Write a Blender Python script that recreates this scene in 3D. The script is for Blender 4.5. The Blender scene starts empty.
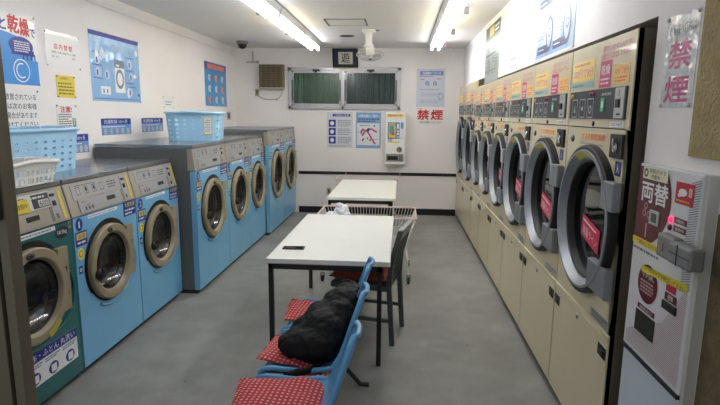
import bpy, bmesh, math, random
from mathutils import Vector, Matrix
random.seed(7)
PI = math.pi
sc = bpy.context.scene
COL = sc.collection

# ------------------------------------------------------------------ materials
def lin(c):
    return tuple(((x/255)/12.92 if x/255 <= .04045 else ((x/255+.055)/1.055)**2.4) for x in c)
_m = {}
def mat(name, rgb, rough=.5, metal=0., noise=0., nscale=8., bump=0., bscale=60., emis=None, spec=.5, coat=0., alpha=None, trans=0.):
    if name in _m: return _m[name]
    m = bpy.data.materials.new(name); m.use_nodes = True
    nt = m.node_tree; b = nt.nodes['Principled BSDF']
    c = lin(rgb) + (1,)
    b.inputs['Base Color'].default_value = c
    b.inputs['Roughness'].default_value = rough
    b.inputs['Metallic'].default_value = metal
    b.inputs['Specular IOR Level'].default_value = spec
    b.inputs['Coat Weight'].default_value = coat
    b.inputs['Transmission Weight'].default_value = trans
    tc = nt.nodes.new('ShaderNodeTexCoord')
    if noise:
        n = nt.nodes.new('ShaderNodeTexNoise'); n.inputs['Scale'].default_value = nscale; n.inputs['Detail'].default_value = 5
        r = nt.nodes.new('ShaderNodeMapRange'); r.inputs['From Min'].default_value = .3; r.inputs['From Max'].default_value = .7
        r.inputs['To Min'].default_value = 1-noise; r.inputs['To Max'].default_value = 1+noise*.6
        v = nt.nodes.new('ShaderNodeVectorMath'); v.operation = 'SCALE'; v.inputs[0].default_value = c[:3]
        nt.links.new(tc.outputs['Object'], n.inputs['Vector']); nt.links.new(n.outputs['Fac'], r.inputs['Value'])
        nt.links.new(r.outputs['Result'], v.inputs['Scale']); nt.links.new(v.outputs['Vector'], b.inputs['Base Color'])
    if bump:
        n = nt.nodes.new('ShaderNodeTexNoise'); n.inputs['Scale'].default_value = bscale; n.inputs['Detail'].default_value = 3
        bp = nt.nodes.new('ShaderNodeBump'); bp.inputs['Strength'].default_value = bump; bp.inputs['Distance'].default_value = .03 if bscale < 10 else .01
        nt.links.new(tc.outputs['Object'], n.inputs['Vector']); nt.links.new(n.outputs['Fac'], bp.inputs['Height'])
        nt.links.new(bp.outputs['Normal'], b.inputs['Normal']); nt.links.new(bp.outputs['Normal'], b.inputs['Coat Normal'])
    if emis:
        b.inputs['Emission Color'].default_value = lin(emis[0]) + (1,); b.inputs['Emission Strength'].default_value = emis[1]
    _m[name] = m
    return m
def ink(rgb, rough=.35):
    return mat('ink_%d_%d_%d' % tuple(rgb), rgb, rough)
def glass_mat(name, rgb, rough=.03, refl=.12, tint=(.5,.5,.5)):
    if name in _m: return _m[name]
    m = bpy.data.materials.new(name); m.use_nodes = True; nt = m.node_tree; nt.nodes.clear()
    o = nt.nodes.new('ShaderNodeOutputMaterial'); mx = nt.nodes.new('ShaderNodeMixShader')
    t = nt.nodes.new('ShaderNodeBsdfTransparent'); t.inputs[0].default_value = tint + (1,)
    g = nt.nodes.new('ShaderNodeBsdfGlossy'); g.inputs['Roughness'].default_value = rough; g.inputs[0].default_value = (1,1,1,1)
    f = nt.nodes.new('ShaderNodeFresnel'); f.inputs[0].default_value = 1.5
    a = nt.nodes.new('ShaderNodeMath'); a.operation = 'MULTIPLY_ADD'; a.inputs[1].default_value = 1.; a.inputs[2].default_value = refl; a.use_clamp = True
    nt.links.new(f.outputs[0], a.inputs[0]); nt.links.new(a.outputs[0], mx.inputs[0])
    nt.links.new(t.outputs[0], mx.inputs[1]); nt.links.new(g.outputs[0], mx.inputs[2]); nt.links.new(mx.outputs[0], o.inputs[0])
    _m[name] = m; return m

# ------------------------------------------------------------------ text -> polygons
_tc = {}
def text_geo(s):
    key = s
    if key in _tc: return _tc[key]
    cu = bpy.data.curves.new('txt', 'FONT'); cu.body = s; cu.size = 1; cu.resolution_u = 2; cu.fill_mode = 'BOTH'
    ob = bpy.data.objects.new('txt', cu); COL.objects.link(ob)
    dg = bpy.context.evaluated_depsgraph_get(); dg.update()
    me = bpy.data.meshes.new_from_object(ob.evaluated_get(dg))
    vs = [tuple(v.co) for v in me.vertices]; fs = [tuple(p.vertices) for p in me.polygons]
    bpy.data.objects.remove(ob); bpy.data.curves.remove(cu); bpy.data.meshes.remove(me)
    if vs:
        x0 = min(v[0] for v in vs); x1 = max(v[0] for v in vs); y0 = min(v[1] for v in vs); y1 = max(v[1] for v in vs)
        w = max(x1-x0, 1e-6); h = max(y1-y0, 1e-6)
        vs = [((v[0]-x0)/w, (v[1]-y0)/h) for v in vs]
    _tc[key] = (vs, fs); return _tc[key]

# ------------------------------------------------------------------ mesh builder
class MB:
    def __init__(s): s.v = []; s.f = []; s.mi = []; s.sm = []; s.mats = []
    def _mi(s, m):
        if m not in s.mats: s.mats.append(m)
        return s.mats.index(m)
    def add(s, vs, fs, m, smooth=False):
        o = len(s.v); s.v += [tuple(v) for v in vs]; k = s._mi(m)
        for f in fs: s.f.append(tuple(i+o for i in f)); s.mi.append(k); s.sm.append(smooth)
        return s
    def box(s, x0, x1, y0, y1, z0, z1, m):
        vs = [(x, y, z) for z in (z0, z1) for y in (y0, y1) for x in (x0, x1)]
        return s.add(vs, [(0,2,3,1),(4,5,7,6),(0,1,5,4),(2,6,7,3),(0,4,6,2),(1,3,7,5)], m)
    def openbox(s, x0, x1, y0, y1, z0, z1, m):   # no front (-y) face
        vs = [(x, y, z) for z in (z0, z1) for y in (y0, y1) for x in (x0, x1)]
        return s.add(vs, [(0,2,3,1),(4,5,7,6),(2,6,7,3),(0,4,6,2),(1,3,7,5)], m)
    def hexa(s, vs, m):  # 8 verts, same order as box
        return s.add(vs, [(0,2,3,1),(4,5,7,6),(0,1,5,4),(2,6,7,3),(0,4,6,2),(1,3,7,5)], m)
    def tube(s, path, r, m, seg=8, closed=False, caps=True):
        P = [Vector(p) for p in path]; n = len(P); rs = r if isinstance(r, (list, tuple)) else [r]*n
        rings = []; ref = None
        for i in range(n):
            a = P[(i-1) % n] if (closed or i > 0) else P[i]; b = P[(i+1) % n] if (closed or i < n-1) else P[i]
            t = (b-a).normalized()
            if ref is None: ref = Vector((0,0,1)) if abs(t.z) < .9 else Vector((1,0,0))
            u = (ref - t*ref.dot(t)); 
            if u.length < 1e-5: u = t.orthogonal()
            u.normalize(); ref = u; w = t.cross(u)
            rings.append([P[i] + (u*math.cos(2*PI*k/seg) + w*math.sin(2*PI*k/seg))*rs[i] for k in range(seg)])
        vs = [v for q in rings for v in q]; fs = []
        for i in range(n if closed else n-1):
            j = (i+1) % n
            for k in range(seg):
                l = (k+1) % seg; fs.append((i*seg+k, i*seg+l, j*seg+l, j*seg+k))
        s.add(vs, fs, m, True)
        if caps and not closed:
            s.add(rings[0], [tuple(reversed(range(seg)))], m); s.add(rings[-1], [tuple(range(seg))], m)
        return s
    def lathe(s, prof, c, m, axis='-y', seg=32, sx=1., sz=1., a0=0., a1=2*PI, smooth=True):
        # prof: (radius, distance along axis); '-y' points out of a machine's front
        full = abs(a1-a0-2*PI) < 1e-6; N = seg if full else seg+1
        vs = []; c = Vector(c)
        for (r, d) in prof:
            for k in range(N):
                a = a0+(a1-a0)*k/seg; p, q = math.cos(a)*r*sx, math.sin(a)*r*sz
                if axis == '-y': vs.append(c+Vector((p, -d, q)))
                elif axis == 'z': vs.append(c+Vector((p, q, d)))
                else: vs.append(c+Vector((d, p, q)))
        fs = []
        for i in range(len(prof)-1):
            for k in range(seg):
                l = (k+1) % N; fs.append((i*N+k, i*N+l, (i+1)*N+l, (i+1)*N+k))
        return s.add(vs, fs, m, smooth)
    def slathe(s, prof, c, m, **k):
        for i in range(len(prof)-1): s.lathe(prof[i:i+2], c, m, **k)
        return s
    def disc(s, c, r, m, axis='-y', seg=24, sx=1, sz=1, d=0):
        return s.lathe([(r, d), (1e-4, d)], c, m, axis, seg, sx, sz, smooth=False)
    def sphere(s, c, r, m, seg=14, rx=1, ry=1, rz=1):
        c = Vector(c); vs = []; fs = []; n = seg//2
        for i in range(n+1):
            t = PI*i/n
            for k in range(seg):
                a = 2*PI*k/seg; vs.append(c+Vector((math.sin(t)*math.cos(a)*r*rx, math.sin(t)*math.sin(a)*r*ry, math.cos(t)*r*rz)))
        for i in range(n):
            for k in range(seg):
                l = (k+1) % seg; fs.append((i*seg+k, (i+1)*seg+k, (i+1)*seg+l, i*seg+l))
        return s.add(vs, fs, m, True)
    # ---- flat printing on a front face (x right, z up, outward = -y); y is the face's depth
    def rect(s, x0, z0, x1, z1, y, m, t=.0008):
        return s.box(min(x0,x1), max(x0,x1), y-t, y, min(z0,z1), max(z0,z1), m)
    def poly(s, pts, y, m): return s.add([(p[0], y, p[1]) for p in pts], [tuple(range(len(pts)))], m)
    def ell(s, cx, cz, rx, rz, y, m, seg=20):
        return s.poly([(cx+math.cos(2*PI*k/seg)*rx, cz+math.sin(2*PI*k/seg)*rz) for k in range(seg)], y, m)
    def ring(s, cx, cz, r0, r1, y, m, seg=24, sz=1., a0=0, a1=2*PI):
        vs = []; 
        for k in range(seg+1):
            a = a0+(a1-a0)*k/seg
            vs += [(cx+math.cos(a)*r0, y, cz+math.sin(a)*r0*sz), (cx+math.cos(a)*r1, y, cz+math.sin(a)*r1*sz)]
        return s.add(vs, [(2*k, 2*k+1, 2*k+3, 2*k+2) for k in range(seg)], m)
    def text(s, t, x0, z0, x1, z1, y, m, bold=.018, shear=0.):
        vs, fs = text_geo(t)
        if not vs: return s
        e = bold*.7*(z1-z0); offs = ((-e, 0), (e, 0)) if bold < .03 else ((-e, -e), (e, -e), (-e, e), (e, e), (0, 0))
        for i, (du, dv) in enumerate(offs):
            s.add([(x0+(x1-x0)*v[0]+du, y-i*.00002, z0+(z1-z0)*v[1]+dv) for v in vs], fs, m)
        return s
    def lines(s, x0, z0, x1, z1, n, y, m, fill=.45):
        h = (z1-z0)/n
        for i in range(n):
            zz = z0+h*i+h*(1-fill)/2; x = x0; end = x1-(random.random()*.25*(x1-x0) if i % 3 == 0 else 0)
            while x < end:
                w = h*random.uniform(.5, 1.6)
                s.poly([(x, zz), (min(x+w, end), zz), (min(x+w, end), zz+h*fill), (x, zz+h*fill)], y, m); x += w+h*.28
        return s
    def plate_hole(s, x0, x1, z0, z1, cx, cz, r, y, m, sz=1., seg=32):
        vs = []; 
        for k in range(seg):
            a = 2*PI*(k+.5)/seg; c_, s_ = math.cos(a), math.sin(a)
            vs.append((cx+c_*r, y, cz+s_*r*sz))
        # outer boundary: project the ray on the rectangle
        for k in range(seg):
            a = 2*PI*(k+.5)/seg; c_, s_ = math.cos(a), math.sin(a)
            t = 1e9
            if c_ > 1e-9: t = min(t, (x1-cx)/c_)
            if c_ < -1e-9: t = min(t, (x0-cx)/c_)
            if s_ > 1e-9: t = min(t, (z1-cz)/s_)
            if s_ < -1e-9: t = min(t, (z0-cz)/s_)
            vs.append((cx+c_*t, y, cz+s_*t))
        fs = [(k, (k+1) % seg, seg+(k+1) % seg, seg+k) for k in range(seg)]
        # corners
        for (X, Z) in ((x0,z0),(x1,z0),(x1,z1),(x0,z1)):
            ang = math.atan2(Z-cz, X-cx) % (2*PI)
            k = int(math.floor(ang/(2*PI)*seg-.5)) % seg
            vs.append((X, y, Z)); fs.append((seg+k, seg+(k+1) % seg, len(vs)-1))
        return s.add(vs, fs, m)
    def build(s, name, parent=None, loc=None, rotz=None, bevel=0., label=None):
        me = bpy.data.meshes.new(name); me.from_pydata(s.v, [], s.f)
        for m in s.mats: me.materials.append(m)
        me.polygons.foreach_set('material_index', s.mi); me.polygons.foreach_set('use_smooth', s.sm); me.update()
        ob = bpy.data.objects.new(name, me); COL.objects.link(ob)
        if parent is not None: ob.parent = parent
        if loc is not None: ob.location = loc
        if rotz is not None: ob.rotation_euler = (0, 0, rotz)
        if bevel:
            b = ob.modifiers.new('bevel', 'BEVEL'); b.width = bevel; b.segments = 2; b.limit_method = 'ANGLE'; b.angle_limit = .9
        if label: ob['label'] = label
        return ob
def tag(o, label, cat, group=None, kind=None):
    o['label'] = label; o['category'] = cat
    if group: o['group'] = group
    if kind: o['kind'] = kind
    return o
def thing(name, label, cat, loc=(0,0,0), rotz=0, group=None):
    o = bpy.data.objects.new(name, None); COL.objects.link(o); o.empty_display_size = .1
    o.location = loc; o.rotation_euler = (0, 0, rotz)
    return tag(o, label, cat, group)
def struct(o): o['kind'] = 'structure'; return o
LEFT, RIGHT = PI/2, -PI/2      # machine fronts: toward +x from the left wall, toward -x from the right wall

# wall planes
XL, XR, YB, ZC = -2.757, .98, 8.55, 2.70
# ------------------------------------------------------------------ shared materials
wallm = mat('painted_wall', (238,234,231), .75, noise=.03, nscale=1.5, bump=.08, bscale=120)
ceilm = mat('painted_ceiling', (236,234,232), .85, noise=.02, nscale=1.2)
black_trim = mat('black_vinyl_trim', (22,22,24), .35)
tan = mat('tan_roughcast', (176,158,112), .85, noise=.15, nscale=14, bump=.9, bscale=70)
brownrough = mat('brown_roughcast', (112,98,70), .9, noise=.3, nscale=25, bump=1., bscale=60)
alu = mat('aluminium', (190,192,194), .35, .7)
chrome = mat('chrome', (200,200,202), .15, 1.)
black = mat('black_plastic', (18,18,20), .4)
gasket = mat('black_rubber', (14,14,15), .5)
darksteel = mat('dark_steel', (60,60,64), .35, .8)
drum = mat('drum_steel', (150,152,156), .28, 1., bump=.4, bscale=30)
white = mat('white_plastic', (236,236,232), .35)
paper = mat('white_paper', (238,238,236), .3, coat=.4)
blue_body = mat('blue_enamel', (118,184,224), .3, coat=.3, noise=.04, nscale=3)
green_body = mat('green_enamel', (18,104,104), .3, coat=.3, noise=.05, nscale=3)
grey_side = mat('grey_enamel_side', (104,106,104), .38, noise=.05, nscale=4)
lidm = mat('steel_top', (150,154,158), .22, .7, noise=.08, nscale=6)
panelm = mat('beige_grey_panel', (168,162,148), .4, .15)
plate = mat('printed_plate', (172,174,176), .35, .3)
beige = mat('beige_door_plastic', (154,143,116), .42)
glass = glass_mat('door_glass', (0,0,0), tint=(.72,.74,.77), refl=.03)
dglass = glass_mat('dryer_glass', (0,0,0), tint=(.20,.22,.23), refl=.0)
cream = mat('cream_enamel', (212,201,168), .33, coat=.2, noise=.03, nscale=3)
creamdk = mat('brown_enamel_side', (100,90,76), .5, noise=.08, nscale=5)
silver = mat('silver_door', (152,157,164), .34, .5)
kick = mat('dark_kick', (40,40,38), .6)

# ------------------------------------------------------------------ room
def floor_mat():
    m = bpy.data.materials.new('grey_floor'); m.use_nodes = True; nt = m.node_tree; b = nt.nodes['Principled BSDF']
    tc = nt.nodes.new('ShaderNodeTexCoord')
    def noise(sc_, det, lo, hi, a, c):
        n = nt.nodes.new('ShaderNodeTexNoise'); n.inputs['Scale'].default_value = sc_; n.inputs['Detail'].default_value = det
        nt.links.new(tc.outputs['Object'], n.inputs['Vector'])
        r = nt.nodes.new('ShaderNodeMapRange'); r.inputs['From Min'].default_value = lo; r.inputs['From Max'].default_value = hi
        r.inputs['To Min'].default_value = a; r.inputs['To Max'].default_value = c
        nt.links.new(n.outputs['Fac'], r.inputs['Value']); return r.outputs['Result']
    def mul(a, c):
        q = nt.nodes.new('ShaderNodeMath'); q.operation = 'MULTIPLY'; nt.links.new(a, q.inputs[0]); nt.links.new(c, q.inputs[1]); return q.outputs[0]
    k = mul(mul(noise(1.1, 6, .35, .68, .76, 1.12), noise(6, 8, .3, .7, .84, 1.10)), noise(160, 3, .3, .7, .82, 1.15))
    v = nt.nodes.new('ShaderNodeTexVoronoi'); v.inputs['Scale'].default_value = 2.6; nt.links.new(tc.outputs['Object'], v.inputs['Vector'])
    r = nt.nodes.new('ShaderNodeMapRange'); r.inputs['From Min'].default_value = .018; r.inputs['From Max'].default_value = .03; r.inputs['To Min'].default_value = .55
    nt.links.new(v.outputs['Distance'], r.inputs['Value']); k = mul(k, r.outputs['Result'])
    s = nt.nodes.new('ShaderNodeVectorMath'); s.operation = 'SCALE'; s.inputs[0].default_value = lin((148,149,144)); nt.links.new(k, s.inputs['Scale'])
    nt.links.new(s.outputs['Vector'], b.inputs['Base Color'])
    rr = noise(3, 4, .3, .7, .38, .6); nt.links.new(rr, b.inputs['Roughness'])
    n = nt.nodes.new('ShaderNodeTexNoise'); n.inputs['Scale'].default_value = 90; bp = nt.nodes.new('ShaderNodeBump'); bp.inputs['Strength'].default_value = .15; bp.inputs['Distance'].default_value = .005
    nt.links.new(tc.outputs['Object'], n.inputs['Vector']); nt.links.new(n.outputs['Fac'], bp.inputs['Height']); nt.links.new(bp.outputs['Normal'], b.inputs['Normal'])
    return m
XO = 1.86
struct(MB().box(-2.9, XO+.1, -.6, YB+.1, -.1, 0, floor_mat()).build('floor'))
struct(MB().box(-2.9, XO+.1, 1.0, YB+.1, ZC, ZC+.1, ceilm).build('ceiling'))
struct(MB().box(XL-.1, XL, 1.0, YB+.1, 0, ZC, wallm).build('wall_left'))
mb = MB()
WX0, WX1, WZ0, WZ1 = -1.86, -.02, 1.73, 2.40
mb.box(XL, WX0, YB, YB+.1, 0, ZC, wallm).box(WX1, XO, YB, YB+.1, 0, ZC, wallm)
mb.box(WX0, WX1, YB, YB+.1, 0, WZ0, wallm).box(WX0, WX1, YB, YB+.1, WZ1, ZC, wallm)
mb.box(-2.012, -2.0, YB-.004, YB, 0, ZC-.02, wallm)
struct(mb.build('wall_back'))
mb = MB()
mb.box(XR, XR+.12, 2.16, 6.38, 2.035, ZC, wallm).box(XR, XR+.12, 6.38, YB, 2.10, ZC, wallm)
mb.box(XR, XR+.12, 1.825, 2.16, 0, ZC, wallm)
mb.box(XR, XR+.12, 1.635, 1.825, 0, 1.52, wallm)
mb.box(XR+.12, XO, 2.06, 2.16, 0, ZC, wallm)
mb.box(XO, XO+.1, 2.06, YB, 0, ZC, wallm)
struct(mb.build('wall_right'))
mb = MB()
mb.box(XR-.012, XR+.12, .7, 1.825, 1.522, ZC, tan)
mb.box(XR-.004, XR+.12, .7, 1.633, 0, 1.36, brownrough).box(XR-.002, XR+.12, .7, 1.633, 1.36, 1.52, wallm)
struct(mb.build('wall_entrance'))
struct(MB().box(-1.70, .925, YB-.012, YB, .655, .705, black_trim).box(-.905,-.895, YB-.013, YB, .655,.705, alu).box(-.005,.005, YB-.013, YB, .655,.705, alu).build('trim_1'))
struct(MB().box(-1.70, .93, YB-.02, YB, 0, .105, black_trim).build('baseboard_back'))
# coving along the left wall
mb = MB(); mb.add([(XL, 1, ZC-.10), (XL+.012, 1, ZC-.10), (XL+.03, 1, ZC), (XL, 1, ZC), (XL, YB, ZC-.10), (XL+.012, YB, ZC-.10), (XL+.03, YB, ZC), (XL, YB, ZC)],
    [(0,1,5,4), (1,2,6,5), (0,3,2,1), (4,5,6,7)], wallm); struct(mb.build('trim_2'))
struct(MB().box(XL+.03, 1.0, YB-.02, YB, ZC-.05, ZC, wallm).build('trim_3'))

# left sliding door stile at the entrance
bronze = mat('bronze_aluminium', (116,110,92), .45, .35, noise=.08, nscale=5)
lockm = mat('dark_lock_case', (58,58,60), .4, .5)
d = thing('door_1', 'x', 'door', (0, 0, 0)); del d['label']; del d['category']; d['kind'] = 'structure'
y = 1.2
mb = MB().box(-1.12, -1.0, y-.03, y+.02, 0, 2.15, bronze).box(-1.0, -.988, y-.015, y+.015, 0, 2.15, kick).box(-.988, -.962, y-.03, y+.012, 0, 2.15, bronze).build('door_frame', d, bevel=.002)
mb = MB().box(-1.10, -.968, y-.045, y-.03, 1.385, 1.86, lockm).build('lock_case', d, bevel=.004)
c = MB(); c.lathe([(.028, 0), (.028, .012), (.02, .014), (.001, .014)], (-1.005, y-.045, 1.66), black); c.build('pull_recess', d)
c = MB(); c.lathe([(.014, 0), (.014, .008), (.001, .009)], (-1.0, y-.045, 1.475), chrome, seg=20).box(-1.002, -.998, y-.055, y-.053, 1.467, 1.483, black); c.build('key_cylinder', d)

# ------------------------------------------------------------------ back window
win = thing('window_1', 'x', 'window', (0, 0, 0)); del win['label']; del win['category']; win['kind'] = 'structure'
yb = YB
mb = MB()
fr = .055
mb.box(WX0, WX1, yb-.03, yb+.06, WZ0, WZ0+fr, alu).box(WX0, WX1, yb-.03, yb+.06, WZ1-fr, WZ1, alu)
mb.box(WX0, WX0+fr, yb-.03, yb+.06, WZ0, WZ1, alu).box(WX1-fr, WX1, yb-.03, yb+.06, WZ0, WZ1, alu)
mb.box(-.985, -.935, yb-.03, yb+.06, WZ0, WZ1, alu)
mb.build('window_frame', win, bevel=.004)
pg = [glass_mat('frosted_pane', (0,0,0), .25, .02, (.75,.85,.78)), glass_mat('clear_pane', (0,0,0), .15, .0, (.8,.84,.84))]
gcor = [mat('green_corrugated', (92,130,106), .5, noise=.3, nscale=60), mat('grey_green_corrugated', (92,112,106), .5)]
for i, (a, b_) in enumerate(((WX0+fr, -.985), (-.935, WX1-fr))):
    mb = MB(); t = .035
    mb.box(a, b_, yb-.02, yb+.01, WZ0+fr, WZ0+fr+t, alu).box(a, b_, yb-.02, yb+.01, WZ1-fr-t, WZ1-fr, alu)
    mb.box(a, a+t, yb-.02, yb+.01, WZ0+fr, WZ1-fr, alu).box(b_-t, b_, yb-.02, yb+.01, WZ0+fr, WZ1-fr, alu)
    sh = mb.build('sash', win, bevel=.003)
    MB().box(a+t, b_-t, yb-.005, yb+.001, WZ0+fr+t, WZ1-fr-t, pg[i]).build('pane', sh)
    mb = MB(); xm = (a+b_)/2
    mb.box(xm-.06, xm+.06, yb-.045, yb-.02, WZ1-fr-.012, WZ1-fr+.02, darksteel).box(xm-.02, xm+.02, yb-.06, yb-.04, WZ1-fr-.03, WZ1-fr+.01, darksteel)
    mb.build('latch', sh)
    mb = MB()
    for xx in (a+t*.5, b_-t*.5): mb.box(xx-.008, xx+.008, yb-.034, yb-.02, WZ0+.13, WZ1-.2, black)
    mb.build('stay', sh)
    # corrugated sheet standing outside the pane
    cm = MB(); n = 120; vs = []; per = (b_-a)/(8 if i == 0 else 9)
    for k in range(n+1):
        xx = a+(b_-a)*k/n; ph = ((xx-a)/per) % 1
        yy = yb+.07 + (.0 if ph < .40 else .012 if ph < .78 else .065)
        vs += [(xx, yy, WZ0+.005), (xx, yy, WZ1-.005)]
    cm.add(vs, [(2*k, 2*k+2, 2*k+3, 2*k+1) for k in range(n)], gcor[i]); cm.build('corrugated_sheet', win)

# ------------------------------------------------------------------ washing machines
yellow = mat('yellow_tape', (226,206,60), .5)
def washer(y0, y1, xf, h, zp, label, kind='blue', num=None, group='blue coin washing machines along the left wall', slant=.05, rc=None, cz=.66, r=.262, cu=None):
    """local frame: x along the front to the right, -y out of the front"""
    w = y1-y0-.008; t = thing('washing_machine', label, 'washing machine', (xf, y0+.004, 0), LEFT, group)
    dep = xf-XL-.03
    body = green_body if kind == 'green' else blue_body
    cx = cu if cu else w*.47
    sidem = body if kind == 'green' else grey_side
    fz = zp-.006
    mb = MB()
    R = r+.035
    mb.openbox(0, w, .05, dep, .04, fz, sidem)
    mb.plate_hole(0, w, .04, fz, cx, cz, r-.03, 0, body)
    mb.add([(0,0,.04),(0,.05,.04),(0,.05,fz),(0,0,fz)], [(0,1,2,3)], body).add([(w,0,.04),(w,.05,.04),(w,.05,fz),(w,0,fz)], [(3,2,1,0)], body)
    mb.add([(0,0,fz),(w,0,fz),(w,.05,fz),(0,.05,fz)], [(0,1,2,3)], body)
    # embossed rim sweeping round the door, flaring to the lower right
    path = []
    for k in range(41):
        a = math.radians(240+k*(400-240)/40); rr = R+.006
        if 300 < math.degrees(a) < 372: rr += .055*math.sin(math.radians((math.degrees(a)-300)/72*180))
        if math.cos(a) > .05: rr = min(rr, (w-.022-cx)/math.cos(a))
        path.append((cx+math.cos(a)*rr, -.002, cz+math.sin(a)*rr))
    mb.tube(path, .010, body, 8)
    mb.build('body', t)
    if kind != 'green': pass
    MB().box(.01, w-.01, .03, dep-.02, 0, .04, kick).build('plinth', t)
    # drum seen through the glass
    mb = MB(); mb.lathe([(r-.035, .0), (r-.06, -.04), (r-.07, -.05), (r-.04, -.06), (r-.04, -.32), (.001, -.34)], (cx, .001, cz), drum, sz=1.0)
    for a in (.6, 2.7, 4.8):
        ax, az = cx+math.cos(a)*(r-.06), cz+math.sin(a)*(r-.06); mb.tube([(ax, .08, az), (ax, .32, az)], .022, drum, 6)
    mb.build('drum', t)
    mb = MB(); mb.lathe([(r-.02, -.002), (r-.02, -.045), (r-.088, -.035), (r-.084, -.02), (r-.060, .012)], (cx, 0, cz), gasket, sz=1.0)
    mb.ring(cx, cz, r-.005, r+.014, -.0025, gasket, 48); mb.ring(cx, cz+.006, r-.005, r+.030, -.0022, gasket, 40, 1.0, math.radians(-15), math.radians(215)); mb.build('gasket', t)  # flat black rings paint the shadowed gap around the door
    # door
    mb = MB(); mb.slathe([(r, .0), (r, .026), (r-.008, .034), (r-.050, .034), (r-.058, .028), (r-.066, .010)], (cx, 0, cz), beige, seg=48, sz=1.)
    door = mb.build('door', t)
    mb = MB(); q = r*.72
    mb.hexa([(cx+r*.72,-.004,cz+.03-r*.75),(cx+r+.022,-.004,cz-r*.62),(cx+r*.72,-.0,cz-r*.75),(cx+r+.022,0,cz-r*.62),
             (cx+r*.72,-.004,cz+r*.80),(cx+r+.022,-.004,cz+r*.80),(cx+r*.72,0,cz+r*.8),(cx+r+.022,0,cz+r*.8)], gasket)
    mb.box(cx+r*.70, cx+r+.010, -.0335, -.004, cz+r*.36, cz+r*.80, beige).box(cx+r*.74, cx+r+.010, -.0335, -.004, cz-r*.62, cz-r*.28, beige)
    mb.box(cx+r-.01, cx+r+.010, -.0335, -.004, cz-r*.3, cz+r*.4, beige)
    mb.build('hinge', door, bevel=.008)
    mb = MB(); mb.lathe([(r-.083, .004), (r-.10, -.012), (r-.13, -.035), (r-.17, -.055), (.001, -.07)], (cx, 0, cz), glass, sz=1.0)
    mb.build('glass', door)
    mb = MB(); ha = math.radians(190); hx, hz = cx+math.cos(ha)*(r-.055), cz+math.sin(ha)*(r-.055)
    mb.sphere((hx, -.045, hz), .034, black, 12, 1, .6, 1.1).box(hx-.018, hx+.04, -.066, -.03, hz-.03, hz+.006, black).box(hx+.0, hx+.03, -.07, -.035, hz-.01, hz+.035, black)
    mb.build('handle', door, bevel=.006)
    mb = MB(); mb.lathe([(.03, 0), (.03, .004), (.001, .005)], (cx-.03, -.035, cz+r*.87), black, sx=1, sz=.55, seg=20)
    mb.ring(cx-.03, cz+r*.87, .020, .024, -.0407, chrome, 24, .5); mb.build('maker_badge', door)
    # control panel, leaning back
    zt = h-.035
    def P(x, z, o=0.): return (x, slant*(z-zp)/(zt-zp)-o, z)
    mb = MB()
    mb.add([P(0,zp), P(w,zp), P(w,zt), P(0,zt), (0,.07,zp), (w,.07,zp), (w,.07,zt), (0,.07,zt)],
           [(0,1,2,3), (3,2,6,7), (1,5,6,2), (0,3,7,4), (0,4,5,1), (4,7,6,5)], panelm)
    pan = mb.build('control_panel', t, bevel=.003)
    def panel_piece(name, els, parent=pan):
        m2 = MB(); els(m2)
        m2.v = [(v[0], v[1]+slant*(v[2]-zp)/(zt-zp), v[2]) for v in m2.v]
        return m2.build(name, parent)
    H_ = zt-zp
    dk = ink((52,54,60)); lt = ink((214,216,216))
    def inst(m2):
        if kind == 'green':
            m2.rect(.06, zp+H_*.50, w*.84, zp+H_*.93, -.0, lt, .003)
            m2.rect(.64*w, zp+H_*.53, w*.83, zp+H_*.90, -.003, dk)
            m2.rect(w*.70, zp+H_*.56, w*.81, zp+H_*.74, -.0045, lt)
            m2.text('600', w*.71, zp+H_*.57, w*.80, zp+H_*.72, -.0062, dk); m2.lines(.07, zp+H_*.55, w*.57, zp+H_*.9, 3, -.0036, ink((40,50,120)))
            m2.rect(w*.46, zp+H_*.50, w*.60, zp+H_*.84, -.0055, yellow, .002); m2.text('故障中', w*.48, zp+H_*.60, w*.58, zp+H_*.74, -.0078, ink((90,80,20)))
            m2.lines(w*.62, zp+H_*.76, w*.80, zp+H_*.88, 1, -.004, lt)
        else:
            m2.rect(.06, zp+H_*.50, w*.80, zp+H_*.94, -.0, plate, .003)
            for i in range(4):
                a = .10+i*w*.115; c0 = zp+H_*.62; s_ = w*.06
                m2.ring(a+s_/2, c0+s_*.5, s_*.55, s_*.64, -.0033, dk, 4, 1.2, PI/4, PI/4+2*PI)
                if i in (1, 2): m2.ell(a+s_/2, c0+s_*.55, s_*.25, s_*.35, -.0034, dk)
            m2.lines(w*.60, zp+H_*.60, w*.74, zp+H_*.86, 3, -.0033, dk)
            m2.lines(.10, zp+H_*.87, w*.5, zp+H_*.92, 1, -.0033, dk)
    panel_piece('instruction_plate', inst)
    panel_piece('detergent_drawer', lambda m2: (m2.rect(.09, zp+H_*.07, w*.76, zp+H_*.46, 0, plate if kind != 'green' else panelm, .006),
        m2.lines(.12, zp+H_*.36, w*.22, zp+H_*.41, 1, -.0062, dk), [m2.ell(.15+i*.035, zp+H_*.18, .009, .014, -.0063, dk, 10) for i in range(3)], m2.lines(.16, zp+H_*.26, .2, zp+H_*.30, 1, -.0062, dk)))
    panel_piece('display', lambda m2: m2.rect(w*.53, zp+H_*.24, w*.66, zp+H_*.37, -.006, black, .002))
    panel_piece('coin_slot', lambda m2: (m2.rect(w*.82, zp+H_*.08, w*.905, zp+H_*.92, 0, plate, .004), m2.rect(w*.845, zp+H_*.50, w*.875, zp+H_*.64, -.004, black, .006),
        [m2.ell(w*.80, zp+H_*(.1+i*.06), .004, .006, -.0006, dk, 8) for i in range(7)], m2.ell(w*.86, zp+H_*.2, .012, .016, -.0045, chrome, 12), m2.rect(w*.835, zp+H_*.76, w*.885, zp+H_*.84, -.004, darksteel, .004)))
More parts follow.
